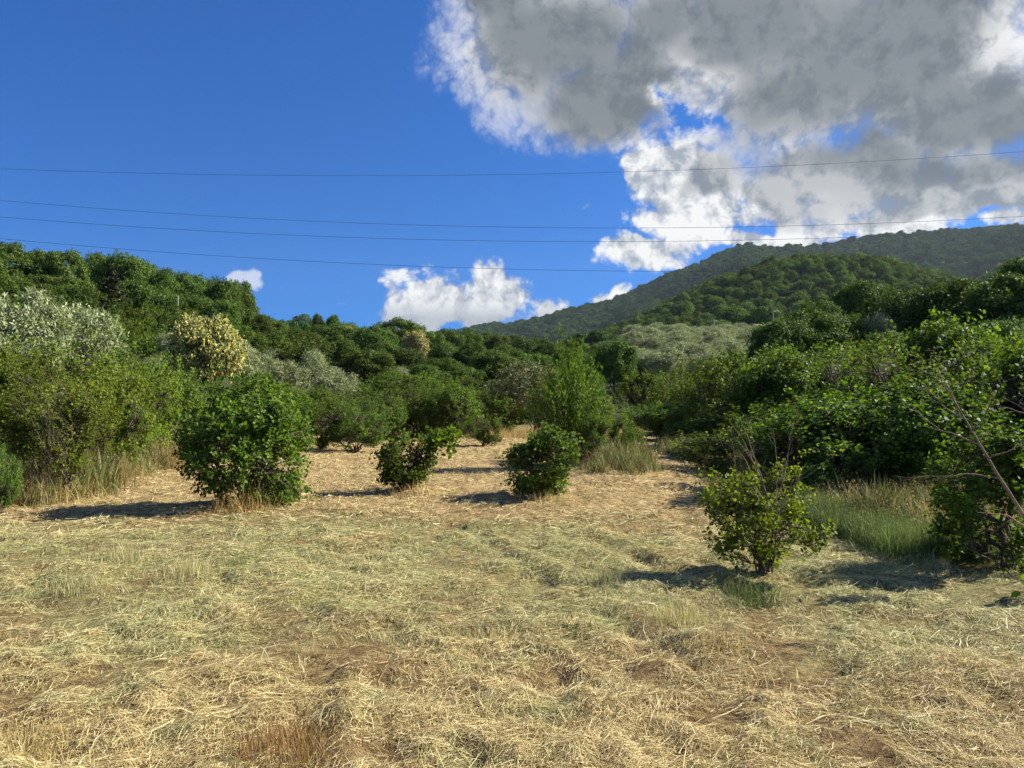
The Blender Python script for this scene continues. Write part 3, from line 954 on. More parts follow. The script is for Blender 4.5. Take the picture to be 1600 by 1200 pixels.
# ------------------------------------------------------------------ right side: hazel plantation
rr = np.random.default_rng(77)
front = [(1320, 12.4, 612), (1262, 13.6, 628), (1425, 12.4, 596), (1190, 16.5, 636), (1135, 20.5, 634), (1082, 25, 634), (1035, 29.5, 630), (1545, 13.0, 560)]
FLAB = ['hazel behind the dry seed heads in the front row of the plantation', 'hazel behind the nearest loose bush in the plantation front row', 'dark hazel beside the leaning bare branch in the plantation front row', 'hazel in the plantation front row where the path narrows',
        'hazel overhanging the sunlit path on its right', 'hazel at the bend of the path', 'hazel at the far end of the path', 'tall hazel in the plantation cut close to the right edge']
for i, (px, d, top) in enumerate(front):
    pxplace(HZ_MID[i % 6], 'hazel_bush', px, d, top, 3.0 / d * F, FLAB[i], 'bush', 'hazels of the right plantation')
ORD = ['first', 'second', 'third', 'fourth', 'fifth', 'sixth', 'seventh', 'eighth', 'ninth', 'tenth', 'eleventh', 'twelfth', 'thirteenth', 'fourteenth', 'fifteenth', 'sixteenth', 'seventeenth', 'eighteenth']
for row, d in enumerate([14.5, 17.5, 21, 25, 29.5, 34.5, 40]):
    x = 6.6 + 0.9 * rr.random()
    k = 0
    while x < 0.78 * d + 3:
        yy = d + rr.uniform(-0.9, 0.9)
        hgt = rr.uniform(2.5, 3.3) + 0.035 * max(x - 7, 0)
        place(HZ_MID[rr.integers(6)], 'hazel_bush', x, yy, hgt, rr.uniform(2.7, 3.4), '%s hazel from the path in the %s row back of the right plantation' % (ORD[k], ORD[row + 1]), 'bush', 'hazels of the right plantation', rr.uniform(0, 6.28))
        x += rr.uniform(2.2, 3.0)
        k += 1

# near branch and sapling at the right edge
b = bush(16, 2.0, 1.35, 420, 12, 0.07, 'hexa', 'hazel', shoot_len=0.34, vase=0.0, stems=7, open_=0.2, upright=0.4, name='edge_bush')
eb = pxplace(b, 'hazel_bush', 1562, 7.5, 655, 165, 'leafy bush at the right edge under the long bare leaning branch', 'bush', yaw=1.0)


def limb(name, pts, rad, label, subs, leafs, seed, cat='branch'):
    """a long bare limb reaching in from beyond the right edge, with side twigs and end leaves"""
    r = np.random.default_rng(seed)
    e = bpy.data.objects.new(name, None)
    COL.objects.link(e)
    pts = np.array(pts, float)
    e.location = pts[0]
    pts = pts - pts[0]
    e['label'] = label
    e['category'] = cat
    t = np.linspace(0, 1, 24)
    ti = np.linspace(0, 1, len(pts))
    P = np.stack([np.interp(t, ti, pts[:, k]) for k in range(3)], -1)
    P[1:-1] += r.normal(size=(22, 3)) * 0.006
    P[2:-2] = (P[1:-3] + P[2:-2] + P[3:-1]) / 3
    tb = MB()
    tb.add(*tubes(P[None], (rad * np.linspace(1, 0.25, 24))[None], 8))
    link('trunk', tb.mesh(name, M['twig'], True), e)
    ends = []
    for (t0, dv, L) in subs:
        k = int(t0 * 23)
        q = P[k]
        d = nrmz(np.array(dv, float))
        S = [q]
        for j in range(9):
            d = nrmz(d + r.normal(size=3) * 0.16)
            S.append(S[-1] + d * L / 9)
        sb = MB()
        S = np.array(S)
        sb.add(*tubes(S[None], (rad * 0.42 * np.linspace(1, 0.2, 10))[None], 6))
        for j in (4, 6, 7):
            dd = nrmz(nrmz(S[j] - S[j - 1]) + r.normal(size=3) * 0.6)
            sb.add(*tubes((S[j] + dd * np.linspace(0, L * 0.28, 4)[:, None])[None], (rad * 0.2 * np.linspace(1, 0.3, 4))[None], 5))
        link('bare_twig', sb.mesh('bare_twig', M['twig'], True), e)
        ends.append(S)
    if leafs:
        lb = MB()
        n = leafs
        S = np.array(ends).reshape(-1, 3)
        S = S[S[:, 0] > np.quantile(S[:, 0], 0.45)]
        i = r.integers(0, len(S), n)
        ax = r.normal(size=(n, 3)) + np.array([0, 0, -0.3])
        leaves(lb, S[i] + r.normal(size=(n, 3)) * 0.05, ax, r.normal(size=(n, 3)) * 0.5 + np.array([0, 0, 1]), r.uniform(0.06, 0.11, n), r.uniform(0.05, 0.09, n), 'hexa')
        link('leaf_sprays', lb.mesh('leaf_sprays', M['hazel_light']), e)
    return e


def at(px, py, d):
    return ((px - 800) / F * d, d, EYE + (HZ - py) / F * d)


limb('bare_branch', [at(1680, 905, 5.6), at(1605, 820, 5.6), at(1545, 720, 5.7), at(1510, 660, 5.8), at(1478, 600, 5.9)], 0.017,
     'long bare brown branch leaning in from the right edge', [(0.45, (-1, .2, .12), 0.75), (0.62, (-1, .1, 0.45), 0.62), (0.55, (1, -.1, .5), 0.42), (0.7, (.6, 0, .8), 0.4), (0.80, (-.9, 0, .5), 0.45), (0.9, (-.6, 0, .9), 0.35), (0.25, (-1, 0.1, .35), 0.95)], 0, 9)
limb('leafy_branch', [at(1720, 690, 6.8), at(1650, 660, 6.8), at(1600, 645, 6.9), at(1560, 635, 6.9)], 0.012, 'large bright leaves on a spray hanging in at the right edge', [(0.3, (-1, 0, .05), 0.40), (0.5, (-1, .2, .3), 0.36), (0.45, (-.8, 0, -.5), 0.3), (0.8, (-.6, .2, -.3), 0.2), (0.6, (.2, 0, -1), 0.3), (0.4, (0.2, 0, 1), 0.3)], 75, 12)
limb('leafy_branch', [at(1690, 925, 6.3), at(1630, 915, 6.3), at(1595, 905, 6.4), at(1565, 915, 6.4)], 0.007, 'dark leafy shoot low at the right edge just above the mown hay', [(0.4, (-1, 0, .1), 0.24), (0.7, (-1, .2, -.2), 0.2), (0.5, (-.3, 0, 1), 0.28)], 40, 13)

# ------------------------------------------------------------------ left hillside
pxplace(OLV[0], 'olive_tree', 28, 27, 452, 150, 'large silvery olive at the left edge, tallest of the near olives', 'tree')
pxplace(OLV[1], 'olive_tree', 118, 30, 478, 140, 'silvery olive above the yellow-green young trees', 'tree')
pxplace(OLV[2], 'olive_tree', -15, 23, 520, 100, 'olive half cut off by the left picture edge', 'tree')
pxplace(OLV[3], 'olive_tree', 175, 46, 535, 70, 'small olive between the silvery olives and the flowering chestnut', 'tree')
pxplace(CHE, 'chestnut_tree', 320, 40, 497, 108, 'chestnut tree covered in creamy yellow catkins on the left slope', 'tree', extra_name='catkins')
for px, d, top, wpx, lab in [(372, 46, 530, 62, 'olive just right of the flowering chestnut'), (400, 48, 555, 70, 'olive below and right of the flowering chestnut'), (440, 44, 565, 75, 'pale olive in the slope row left of the round-topped one'), (522, 42, 578, 72, 'round-topped pale olive in front of the mid-slope trees'), (487, 60, 546, 40, 'small dull olive high on the middle slope'), (430, 62, 545, 44, 'olive in the upper slope row'), (265, 50, 520, 45, 'olive peeping out left of the flowering chestnut'), (625, 62, 573, 34, 'small grey olive in the valley middle')]:
    pxplace(OLV[int(px) % 4], 'olive_tree', px, d, top, wpx, lab, 'tree')
ridge = [(15, 84, 380, 75), (60, 86, 392, 70), (95, 80, 391, 70), (145, 95, 395, 45), (190, 88, 398, 80), (225, 92, 410, 65), (255, 86, 420, 60), (290, 88, 428, 60), (320, 92, 435, 55), (348, 85, 437, 60), (375, 88, 440, 46),
         (5, 70, 430, 80), (70, 72, 430, 70), (120, 74, 435, 70), (215, 76, 440, 80), (265, 78, 455, 60), (310, 80, 462, 60), (345, 78, 470, 55), (-40, 80, 380, 80), (-20, 62, 440, 70), (385, 95, 462, 36)]
for i, (px, d, top, wpx) in enumerate(ridge):
    ordn = ['', 'second', 'third', 'fourth', 'fifth', 'sixth', 'seventh', 'eighth', 'ninth', 'tenth', 'eleventh']
    lab = {0: 'tallest dark tree on the left ridge at the picture edge', 3: 'slim tree poking above the left ridge line', 4: 'broad tree on the crest above the cedar', 10: 'last tree at the right end of the left ridge'}.get(i, ('dark green tree, %s from the left along the left ridge crest' % ordn[i]) if i < 11 else 'dark green tree below the crest of the left ridge')
    pxplace((OAK + BRD)[i % 10], 'ridge_tree', px, d, top, wpx, lab, 'tree', 'trees on the left ridge')


def cedar(seed, h, wd):
    r = np.random.default_rng(seed)
    tb, cb = MB(), MB()
    tb.add(*tubes(np.array([[(0, 0, -.3), (0, 0, h * .5), (0, 0, h)]]), np.array([[.03 * h, .018 * h, .003 * h]]), 7))
    for i in range(70):
        z = h * (0.08 + 0.9 * i / 70)
        L = wd / 2 * (1 - (z / h) ** 1.3) * r.uniform(0.75, 1.1) + 0.1
        a = r.uniform(0, 6.28)
        t = np.linspace(0, 1, 5)
        P = np.stack([np.cos(a) * L * t, np.sin(a) * L * t, z + 0.12 * L * t - 0.16 * L * t * t], -1)
        tb.add(*tubes(P[None], (0.008 * h * np.linspace(1, .2, 5))[None], 4))
        n = int(30 + 120 * L / (wd / 2))
        q = r.random(n) ** 0.7
        pos = np.stack([np.cos(a) * L * q, np.sin(a) * L * q, z + 0.12 * L * q - 0.16 * L * q * q], -1) + r.normal(size=(n, 3)) * np.array([.16, .16, .05]) * wd * 0.12
        leaves(cb, pos, r.normal(size=(n, 3)) * np.array([1, 1, .3]), np.array([0, 0, 1.]) + r.normal(size=(n, 3)) * 0.4, r.uniform(.2, .4, n), r.uniform(.06, .12, n))
    return dict(trunk=tb.mesh('cedar_trunk', M['bark'], True), crown=cb.mesh('cedar_crown', M['cedar']), w=wd, h=h)


pxplace(cedar(41, 6.0, 4.2), 'cedar_tree', 172, 62, 415, 62, 'grey-green layered cedar below the left ridge', 'tree')

# green scrub between olives and ridge
hs = np.random.default_rng(5)
for k in range(62):
    d = hs.uniform(36, 82)
    px = hs.uniform(-30, 470)
    if d < 62 and 240 < px:
        d = 62 + (d - 36) * 0.8
    X = (px - 800) / F * d
    place(SHR[k % 4], 'hillside_bush', X, d, hs.uniform(2.4, 4.4), hs.uniform(3.4, 5.4), 'green bush in the scrub covering the left hillside', 'bush', 'bushes on the left hillside', hs.uniform(0, 6.28))

# ------------------------------------------------------------------ valley behind the field
val = [(513, 112, 508, 80, 'dark round tree on the skyline ridge below the two cypresses'), (580, 105, 510, 72, 'dark round tree right of the middle skyline hump'), (620, 140, 498, 75, 'dome-shaped dark tree on the highest middle skyline'),
       (497, 150, 491, 20, 'small tree standing up on the middle skyline'), (522, 150, 492, 26, 'tree beside the small upstanding skyline tree'), (441, 140, 500, 14, 'tiny pointed tree left of the two cypresses'),
       (573, 72, 548, 90, 'large leafy tree in the valley behind the far hazel row'), (695, 95, 537, 50, 'rounded tree in the valley left of the mountain foot'), (738, 95, 535, 50, 'rounded tree below the left end of the mountain'),
       (770, 62, 549, 85, 'dark broad tree behind the dull olive'), (960, 58, 533, 68, 'dark round tree right behind the feathery shrub'), (640, 80, 545, 60, ''), (600, 88, 535, 55, ''), (675, 120, 520, 46, ''), (705, 130, 518, 46, ''), (740, 140, 520, 50, ''), (780, 130, 524, 50, ''), (820, 125, 528, 50, ''), (855, 110, 535, 50, ''), (790, 90, 540, 56, ''),
       (480, 100, 520, 50, ''), (455, 108, 512, 50, ''), (425, 100, 500, 46, ''), (405, 92, 492, 44, ''), (540, 90, 530, 50, ''), (545, 130, 505, 46, ''), (650, 150, 508, 40, ''), (690, 160, 514, 44, ''), (725, 175, 516, 40, ''), (760, 180, 520, 44, ''),
       (800, 170, 524, 44, ''), (840, 165, 528, 44, ''), (880, 150, 532, 44, ''), (915, 120, 538, 44, ''), (700, 75, 560, 60, ''), (660, 66, 570, 60, ''), (730, 60, 575, 60, ''), (890, 85, 545, 60, ''), (920, 70, 550, 60, ''), (1000, 75, 560, 44, ''), (830, 75, 552, 60, '')]
for i, (px, d, top, wpx, lab) in enumerate(val):
    pxplace((BRD + OAK)[(i * 3) % 10], 'valley_tree', px, d, top, wpx, lab or ('dark tree on the wooded skyline beyond the valley' if d > 100 else 'green tree in the valley behind the field'), 'tree', 'trees in the valley')
pxplace(CHE, 'chestnut_tree', 543, 118, 511, 30, 'small yellow flowering chestnut high among the skyline trees', 'tree')
pxplace(CHE, 'chestnut_tree', 650, 100, 520, 40, 'yellow flowering chestnut in the valley middle', 'tree')


def cypress(seed, h, wd):
    r = np.random.default_rng(seed)
    tb, cb = MB(), MB()
    tb.add(*tubes(np.array([[(0, 0, -.3), (0, 0, h * .5), (0, 0, h * .95)]]), np.array([[.02 * h, .014 * h, .003 * h]]), 6))
    n = 1600
    z = r.random(n)
    rad = wd / 2 * np.sin(pi * np.clip(z * 0.92 + 0.08, 0, 1)) ** 0.6 * (0.7 + 0.3 * r.random(n))
    a = r.uniform(0, 6.28, n)
    pos = np.stack([rad * np.cos(a), rad * np.sin(a), 0.1 * h + z * h * 0.9], -1)
    leaves(cb, pos, np.stack([np.cos(a) * .4, np.sin(a) * .4, np.ones(n)], -1), np.stack([np.cos(a), np.sin(a), np.zeros(n) + .2], -1) + r.normal(size=(n, 3)) * .3, r.uniform(.2, .45, n), .16)
    return dict(trunk=tb.mesh('cypress_trunk', M['bark'], True), crown=cb.mesh('cypress_crown', M['broad']), w=wd, h=h)


cp = cypress(51, 8, 1.5)
pxplace(cp, 'cypress_tree', 458, 150, 500, 6, 'left and thicker of two tiny cypresses on the skyline', 'tree')
pxplace(cp, 'cypress_tree', 463.5, 152, 501, 3.6, 'right and thinner of two tiny cypresses on the skyline', 'tree')

# ------------------------------------------------------------------ right slope: olive grove, big trees, light shrubs
og = np.random.default_rng(8)
d = 72
row = 0
while d < 172:
    x = 14 + og.uniform(0, 3)
    k = 0
    while x < 0.335 * d + 6:
        if x > 0.155 * d:
            place(OLV[og.integers(4)], 'olive_tree', x + og.uniform(-.7, .7), d + og.uniform(-1.2, 1.2), og.uniform(3.3, 4.3), og.uniform(4.2, 5.2), 'silvery olive, %s from the left in the %s row up the right grove' % (ORD[k], ORD[row]), 'tree', 'olives in the right grove', og.uniform(0, 6.28))
            k += 1
        x += og.uniform(4.4, 5.6)
    d += 5.6 + d * 0.012
    row += 1
big = [(1215, 58, 500, 90, 'leafy tree at the left end of the big right-hand trees'), (1270, 60, 486, 110, 'broad tree right of the olive grove'), (1325, 62, 492, 90, 'round tree between the broad tree and the grey olive'), (1355, 78, 440, 100, 'tall tree behind, with its crown above the right slope trees'), (1425, 62, 455, 110, 'dark tree left of the largest right tree'), (1490, 55, 438, 160, 'largest dark tree on the right slope'), (1575, 48, 430, 130, 'dark tree at the right edge below the tallest one'), (1610, 52, 398, 120, 'tallest tree, cut by the right picture edge'), (1320, 50, 545, 90, 'dark bushy tree in the hollow of the right slope'), (1180, 66, 560, 50, 'small tree at the corner of the olive grove'), (1400, 48, 520, 90, 'lower dark tree in front of the right slope trees'), (1560, 40, 500, 100, 'lower tree under the right edge trees'), (1660, 46, 420, 130, 'tree just beyond the right picture edge'), (1290, 75, 470, 70, 'tree crown rising behind the broad right tree')]
for i, (px, d, top, wpx, lab) in enumerate(big):
    pxplace((BRD + OAK[:2])[(i * 5 + 1) % 8], 'slope_tree', px, d, top, wpx, lab, 'tree', 'big trees on the right slope')
for px, d, top, wpx, lab in [(1378, 60, 490, 55, 'grey olive standing among the dark right slope trees'), (1236, 46, 566, 34, 'small pale olive in front of the broad right tree'), (1270, 44, 572, 36, 'small olive right of the pale one'), (1015, 66, 590, 44, 'olive at the lower left corner of the grove')]:
    pxplace(OLV[int(px) % 4], 'olive_tree', px, d, top, wpx, lab, 'tree')
for px, d, top, wpx in [(1085, 48, 590, 60), (1130, 50, 578, 70), (1165, 47, 582, 60), (1050, 44, 600, 60), (1205, 46, 580, 60), (1020, 50, 603, 50), (1350, 46, 560, 80), (1440, 44, 552, 80), (1500, 42, 545, 80), (1300, 46, 575, 60)]:
    pxplace(SHR[int(px) % 4], 'slope_bush', px, d, top, wpx, 'bright green bush below the olive grove' if px < 1210 else 'green bush between the plantation and the slope trees', 'bush', 'bushes below the grove' if px < 1210 else 'bushes below the slope trees')
# trees at the foot of the wooded hill
ft = np.random.default_rng(9)
for px, d, top, wpx in [(1030, 185, 516, 68), (1075, 200, 522, 44), (1105, 210, 515, 44), (1150, 240, 478, 60), (1190, 235, 480, 60), (1225, 230, 500, 50), (1005, 170, 540, 40), (975, 190, 535, 44), (1060, 175, 536, 36), (940, 200, 535, 40), (1125, 225, 500, 50), (1250, 210, 495, 60)]:
    pxplace(BRD[int(px) % 6], 'valley_tree', px, d, top, wpx, 'dark tree at the foot of the wooded hill', 'tree', 'trees at the foot of the hill')
# ------------------------------------------------------------------ far woods: one mass, geometry-node scatter
def scatter(name, pts, rotz, scale, idx, protos, tilt=None, **props):
    me = bpy.data.meshes.new(name)
    n = len(pts)
    me.vertices.add(n)
    me.vertices.foreach_set('co', np.asarray(pts, np.float32).ravel())
    rot = np.zeros((n, 3), np.float32)
    rot[:, 2] = rotz
    if tilt is not None:
        rot[:, :2] = tilt
    a = me.attributes.new('rot', 'FLOAT_VECTOR', 'POINT')
    a.data.foreach_set('vector', rot.ravel())
    a = me.attributes.new('scl', 'FLOAT_VECTOR', 'POINT')
    sc = np.asarray(scale, np.float32)
    if sc.ndim == 1:
        sc = np.repeat(sc[:, None], 3, 1)
    a.data.foreach_set('vector', sc.ravel())
    a = me.attributes.new('pick', 'INT', 'POINT')
    a.data.foreach_set('value', np.asarray(idx, np.int32))
    me.update()
    o = link(name, me, **props)
    coll = bpy.data.collections.new(name + '_pieces')
    for i, p in enumerate(protos):
        po = bpy.data.objects.new('%s_piece_%02d' % (name, i), p)
        coll.objects.link(po)
    g = bpy.data.node_groups.new(name, 'GeometryNodeTree')
    g.interface.new_socket('Geometry', in_out='INPUT', socket_type='NodeSocketGeometry')
    g.interface.new_socket('Geometry', in_out='OUTPUT', socket_type='NodeSocketGeometry')
    gi_ = g.nodes.new('NodeGroupInput')
    go = g.nodes.new('NodeGroupOutput')
    ip = g.nodes.new('GeometryNodeInstanceOnPoints')
    ci = g.nodes.new('GeometryNodeCollectionInfo')
    ci.inputs[0].default_value = coll
    ci.inputs[1].default_value = True
    ci.inputs[2].default_value = True

    def attr(nm, ty):
        nd = g.nodes.new('GeometryNodeInputNamedAttribute')
        nd.data_type = ty
        nd.inputs[0].default_value = nm
        return nd.outputs[0]
    L = g.links.new
    L(gi_.outputs[0], ip.inputs['Points'])
    L(ci.outputs[0], ip.inputs['Instance'])
    ip.inputs['Pick Instance'].default_value = True
    L(attr('pick', 'INT'), ip.inputs['Instance Index'])
    L(attr('rot', 'FLOAT_VECTOR'), ip.inputs['Rotation'])
    L(attr('scl', 'FLOAT_VECTOR'), ip.inputs['Scale'])
    L(ip.outputs[0], go.inputs[0])
    md = o.modifiers.new('scatter', 'NODES')
    md.node_group = g
    return o


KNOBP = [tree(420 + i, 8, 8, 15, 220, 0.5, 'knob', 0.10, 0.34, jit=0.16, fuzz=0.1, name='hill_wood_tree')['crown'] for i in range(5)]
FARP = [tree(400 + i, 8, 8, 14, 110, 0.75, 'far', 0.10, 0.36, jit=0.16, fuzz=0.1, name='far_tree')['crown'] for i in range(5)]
wr = np.random.default_rng(13)


def wood(name, n, xr, yr, smin, smax, label, cond=None, protos=None):
    x = wr.uniform(*xr, n)
    y = wr.uniform(*yr, n)
    ok = np.abs(x) < 0.80 * y + 40
    if cond is not None:
        ok &= cond(x, y)
    x, y = x[ok], y[ok]
    s = wr.uniform(smin, smax, len(x)) * (0.75 + 0.5 * fbm(x * 0.02, y * 0.02, 2))
    z = H(x, y) - 0.10 * s * 8
    return scatter(name, np.stack([x, y, z], -1), wr.uniform(0, 6.28, len(x)), np.stack([s, s, s * wr.uniform(0.8, 1.15, len(x))], -1), wr.integers(0, 5, len(x)), protos or FARP, kind='stuff', label=label, category='wood')


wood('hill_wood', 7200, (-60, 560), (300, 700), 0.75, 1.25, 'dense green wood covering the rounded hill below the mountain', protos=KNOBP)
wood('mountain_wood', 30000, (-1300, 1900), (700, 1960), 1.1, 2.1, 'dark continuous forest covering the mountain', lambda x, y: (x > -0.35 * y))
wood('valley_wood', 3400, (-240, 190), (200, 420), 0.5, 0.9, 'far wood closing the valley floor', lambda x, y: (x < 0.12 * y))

# ------------------------------------------------------------------ hay lying on the field


LFT = lambda y: -8.6 - np.minimum(y, 26) * 0.12
RGT = lambda y: 5.0 + 0 * y


def hay_layer(name, n, y0, y1, xl, xr, lmin, lmax, wmin, wmax, lift, label, power=0.5, seed=1, curved=False):
    """loose cut stalks, each one a thin bent blade lying on the lumpy ground"""
    r = np.random.default_rng(seed)
    y = r.uniform(y0 ** power, y1 ** power, n) ** (1 / power)
    x = r.uniform(-1, 1, n) * (0.72 * y + 1.2)
    ok = (x > xl(y)) & (x < xr(y))
    x, y = x[ok], y[ok]
    dens = fbm(x * 1.7 + 40, y * 1.7, 4)
    ok = r.random(len(x)) < np.clip(0.08 + (dens - 0.32) * 3.6, 0.06, 1)
    x, y, dens = x[ok], y[ok], dens[ok]
    m = len(x)
    # stalks lie along swathes that swirl over the field
    yaw = fbm(x * 0.55, y * 0.55, 3) * 12 + r.normal(size=m) * 1.3
    L = r.uniform(lmin, lmax, m) * r.uniform(0.5, 1.0, m)
    stand = np.abs(r.normal(size=m)) * 0.14
    stand = np.where(r.random(m) < 0.05, r.uniform(0.5, 1.2, m), stand)
    heap = lift * np.clip((dens - 0.40) * 3.5, 0, 1.3)
    z0 = r.random(m) * heap
    K = 3 if curved else 2
    t = np.linspace(0, 1, K)
    bend = r.normal(size=m) * 0.5
    P = np.zeros((m, K, 3))
    for k in range(K):
        ang = yaw + bend * t[k]
        P[:, k, 0] = x + np.cos(ang) * t[k] * L * np.cos(stand)
        P[:, k, 1] = y + np.sin(ang) * t[k] * L * np.cos(stand)
    zz = H(P[:, :, 0].ravel(), P[:, :, 1].ravel()).reshape(m, K)
    P[:, :, 2] = zz + z0[:, None] + 0.006 + np.sin(stand)[:, None] * L[:, None] * (t[None] - 0.3 * t[None] ** 2)
    S = nrmz(np.stack([-np.sin(yaw), np.cos(yaw), r.normal(size=m) * 0.6], -1))
    W = r.uniform(wmin, wmax, m)[:, None] * (0.5 + 0.07 * y[:, None]) * (np.array([0.8, 1, 0.25]) if curved else np.array([1, 0.55]))[None]
    v, q = ribbons(P, W, S)
    return link(name, make_mesh(name, v, [q], M['hay']), kind='stuff', label=label, category='hay')


wide = (lambda y: -9 + 0 * y, lambda y: 6.0 + 0 * y)
hay_layer('mown_hay', 780000, 2.3, 9.5, *wide, 0.025, 0.11, 0.0026, 0.0050, 0.05, 'pale mown hay lying loose over the near field', 0.8, 91)
hay_layer('long_hay', 12000, 2.3, 9.5, *wide, 0.12, 0.34, 0.003, 0.0055, 0.07, 'longer bent stalks strewn over the near field', 0.8, 93, True)
hay_layer('mown_hay', 240000, 8.8, 34, LFT, RGT, 0.05, 0.20, 0.005, 0.009, 0.055, 'dry reddish mown hay over the far field', 0.9, 92)


# ------------------------------------------------------------------ standing grass
def tuft(seed, n, spread, hmin, hmax, wmin, wmax, mat, lean=0.25, K=5, heads=0.0, droop=0.5):
    r = np.random.default_rng(seed)
    b = r.normal(size=(n, 2)) * spread
    a = r.uniform(0, 6.28, n)
    ln = np.abs(r.normal(size=n)) * lean + 0.04
    h = r.uniform(hmin, hmax, n) * np.exp(-(b ** 2).sum(1) / (2.2 * spread) ** 2 * 0.4)
    t = np.linspace(0, 1, K)
    out = ln[:, None] * h[:, None] * (t[None] ** 1.6)
    P = np.stack([b[:, 0:1] + np.cos(a)[:, None] * out, b[:, 1:2] + np.sin(a)[:, None] * out, h[:, None] * (t[None] - droop * ln[:, None] * t[None] ** 3) - 0.02], -1)
    S = nrmz(np.stack([-np.sin(a) + r.normal(size=n) * .5, np.cos(a) + r.normal(size=n) * .5, np.zeros(n)], -1))
    W = r.uniform(wmin, wmax, n)[:, None] * np.array([0.8, 1, 0.8, 0.5, 0.08])[None, :K]
    mb = MB()
    mb.add(*ribbons(P, W, S))
    k = int(n * heads)
    if k:
        i = r.choice(n, k, replace=False)
        for j in range(5):
            leaves(mb, P[i, -1] + r.normal(size=(k, 3)) * 0.035, r.normal(size=(k, 3)) * .5 + np.array([0, 0, -.4]), r.normal(size=(k, 3)), r.uniform(.015, .03, k), .008)
    return mb.mesh('tuft', mat)


def grass_thing(name, px, py, label, **kw):
    d = F * EYE / (py - HZ)
    X = (px - 800) / F * d
    o = link(name, tuft(**kw), label=label, category='grass tuft', kind='stuff')
    o.location = (X, d, float(H(X, d)))
    return o


T = dict(wmin=.003, wmax=.006)
grass_thing('grass_tuft', 440, 1165, 'wide brown stubble tuft at the bottom left of the field', seed=601, n=900, spread=.17, hmin=.06, hmax=.20, mat=M['brown_grass'], **T)
grass_thing('grass_tuft', 50, 1150, 'pale stubble tuft at the bottom left corner', seed=602, n=500, spread=.16, hmin=.06, hmax=.18, mat=M['dry_grass'], **T)
grass_thing('grass_tuft', 740, 985, 'upright straw tuft in the middle of the field', seed=603, n=420, spread=.13, hmin=.08, hmax=.2, mat=M['pale_grass'], **T)
grass_thing('grass_tuft', 120, 925, 'pale straw tuft at the left of the field', seed=604, n=300, spread=.12, hmin=.1, hmax=.22, mat=M['pale_grass'], **T)
grass_thing('grass_tuft', 190, 880, 'light green grass tuft left of the pale paired tufts', seed=605, n=260, spread=.12, hmin=.12, hmax=.32, mat=M['pale_grass'], **T)
grass_thing('grass_tuft', 300, 900, 'pale straw tuft in front of the big dark bush', seed=606, n=320, spread=.13, hmin=.1, hmax=.28, mat=M['pale_grass'], **T)
grass_thing('grass_tuft', 370, 880, 'small green grass tuft in front of the big dark bush', seed=607, n=160, spread=.10, hmin=.06, hmax=.18, mat=M['green_grass'], **T)
grass_thing('grass_tuft', 1060, 965, 'pale upright tuft left of the nearest loose bush', seed=608, n=320, spread=.12, hmin=.1, hmax=.27, mat=M['pale_grass'], **T)
grass_thing('grass_tuft', 945, 905, 'pale grass tuft in the greenish swath at centre right', seed=609, n=320, spread=.16, hmin=.1, hmax=.24, mat=M['pale_grass'], **T)
grass_thing('grass_tuft', 1120, 1010, 'short straw tuft below the pale upright one', seed=610, n=200, spread=.1, hmin=.06, hmax=.15, mat=M['dry_grass'], **T)
grass_thing('green_weed', 880, 975, 'dark green leafy weed lying flat in the hay', seed=611, n=140, spread=.14, hmin=.05, hmax=.16, mat=M['green_grass'], lean=1.4, wmin=.008, wmax=.02)
grass_thing('grass_tuft', 1170, 925, 'green grass tuft at the foot of the nearest loose bush', seed=612, n=420, spread=.17, hmin=.12, hmax=.38, mat=M['green_grass'], lean=.6, **T)
grass_thing('grass_tuft', 385, 800, 'brown seeding grass at the foot of the big dark bush', seed=613, n=260, spread=.24, hmin=.15, hmax=.65, lean=.5, mat=M['brown_grass'], wmin=.006, wmax=.01, heads=.3)
grass_thing('grass_tuft', 640, 775, 'dry grass at the foot of the small central bush', seed=614, n=170, spread=.2, hmin=.08, hmax=.36, lean=.5, mat=M['dry_grass'], wmin=.007, wmax=.011)
grass_thing('grass_tuft', 845, 785, 'dry grass at the foot of the medium bush right of centre', seed=615, n=170, spread=.22, hmin=.08, hmax=.38, lean=.5, mat=M['dry_grass'], wmin=.007, wmax=.011)

TG = [tuft(640 + i, 130, .17, .2, .60, .006, .010, M['green_grass'], lean=.28, heads=.15) for i in range(3)]
TD = [tuft(650 + i, 80, .24, .2, .75, .005, .009, M['dry_grass'], lean=.75, heads=.5) for i in range(3)]
TB = [tuft(660 + i, 80, .24, .2, .7, .005, .010, M['brown_grass'], lean=.8, heads=.4) for i in range(3)]
TW = [tuft(670 + i, 90, .22, .3, .8, .012, .03, M['weed'], lean=.45) for i in range(3)]
TP = [tuft(680 + i, 60, .12, .04, .14, .004, .008, M['pale_grass'], lean=.5) for i in range(3)]
gr = np.random.default_rng(55)


def grass_area(name, label, n, poly, protos, smin, smax):
    """poly: list of (x,y) ground corners"""
    poly = np.array(poly, float)
    lo, hi = poly.min(0), poly.max(0)
    p = gr.uniform(lo, hi, (n * 4, 2))
    ins = np.zeros(len(p), bool)
    j = len(poly) - 1
    for i in range(len(poly)):
        xi, yi = poly[i]
        xj, yj = poly[j]
        ins ^= ((yi > p[:, 1]) != (yj > p[:, 1])) & (p[:, 0] < (xj - xi) * (p[:, 1] - yi) / (yj - yi + 1e-9) + xi)
        j = i
    p = p[ins][:n]
    m = len(p)
    s = gr.uniform(smin, smax, m) * (0.7 + 0.6 * fbm(p[:, 0] * 0.7, p[:, 1] * 0.7, 2))
    return scatter(name, np.stack([p[:, 0], p[:, 1], H(p[:, 0], p[:, 1])], -1), gr.uniform(0, 6.28, m), s, gr.integers(0, len(protos), m), protos, kind='stuff', label=label, category='grass')


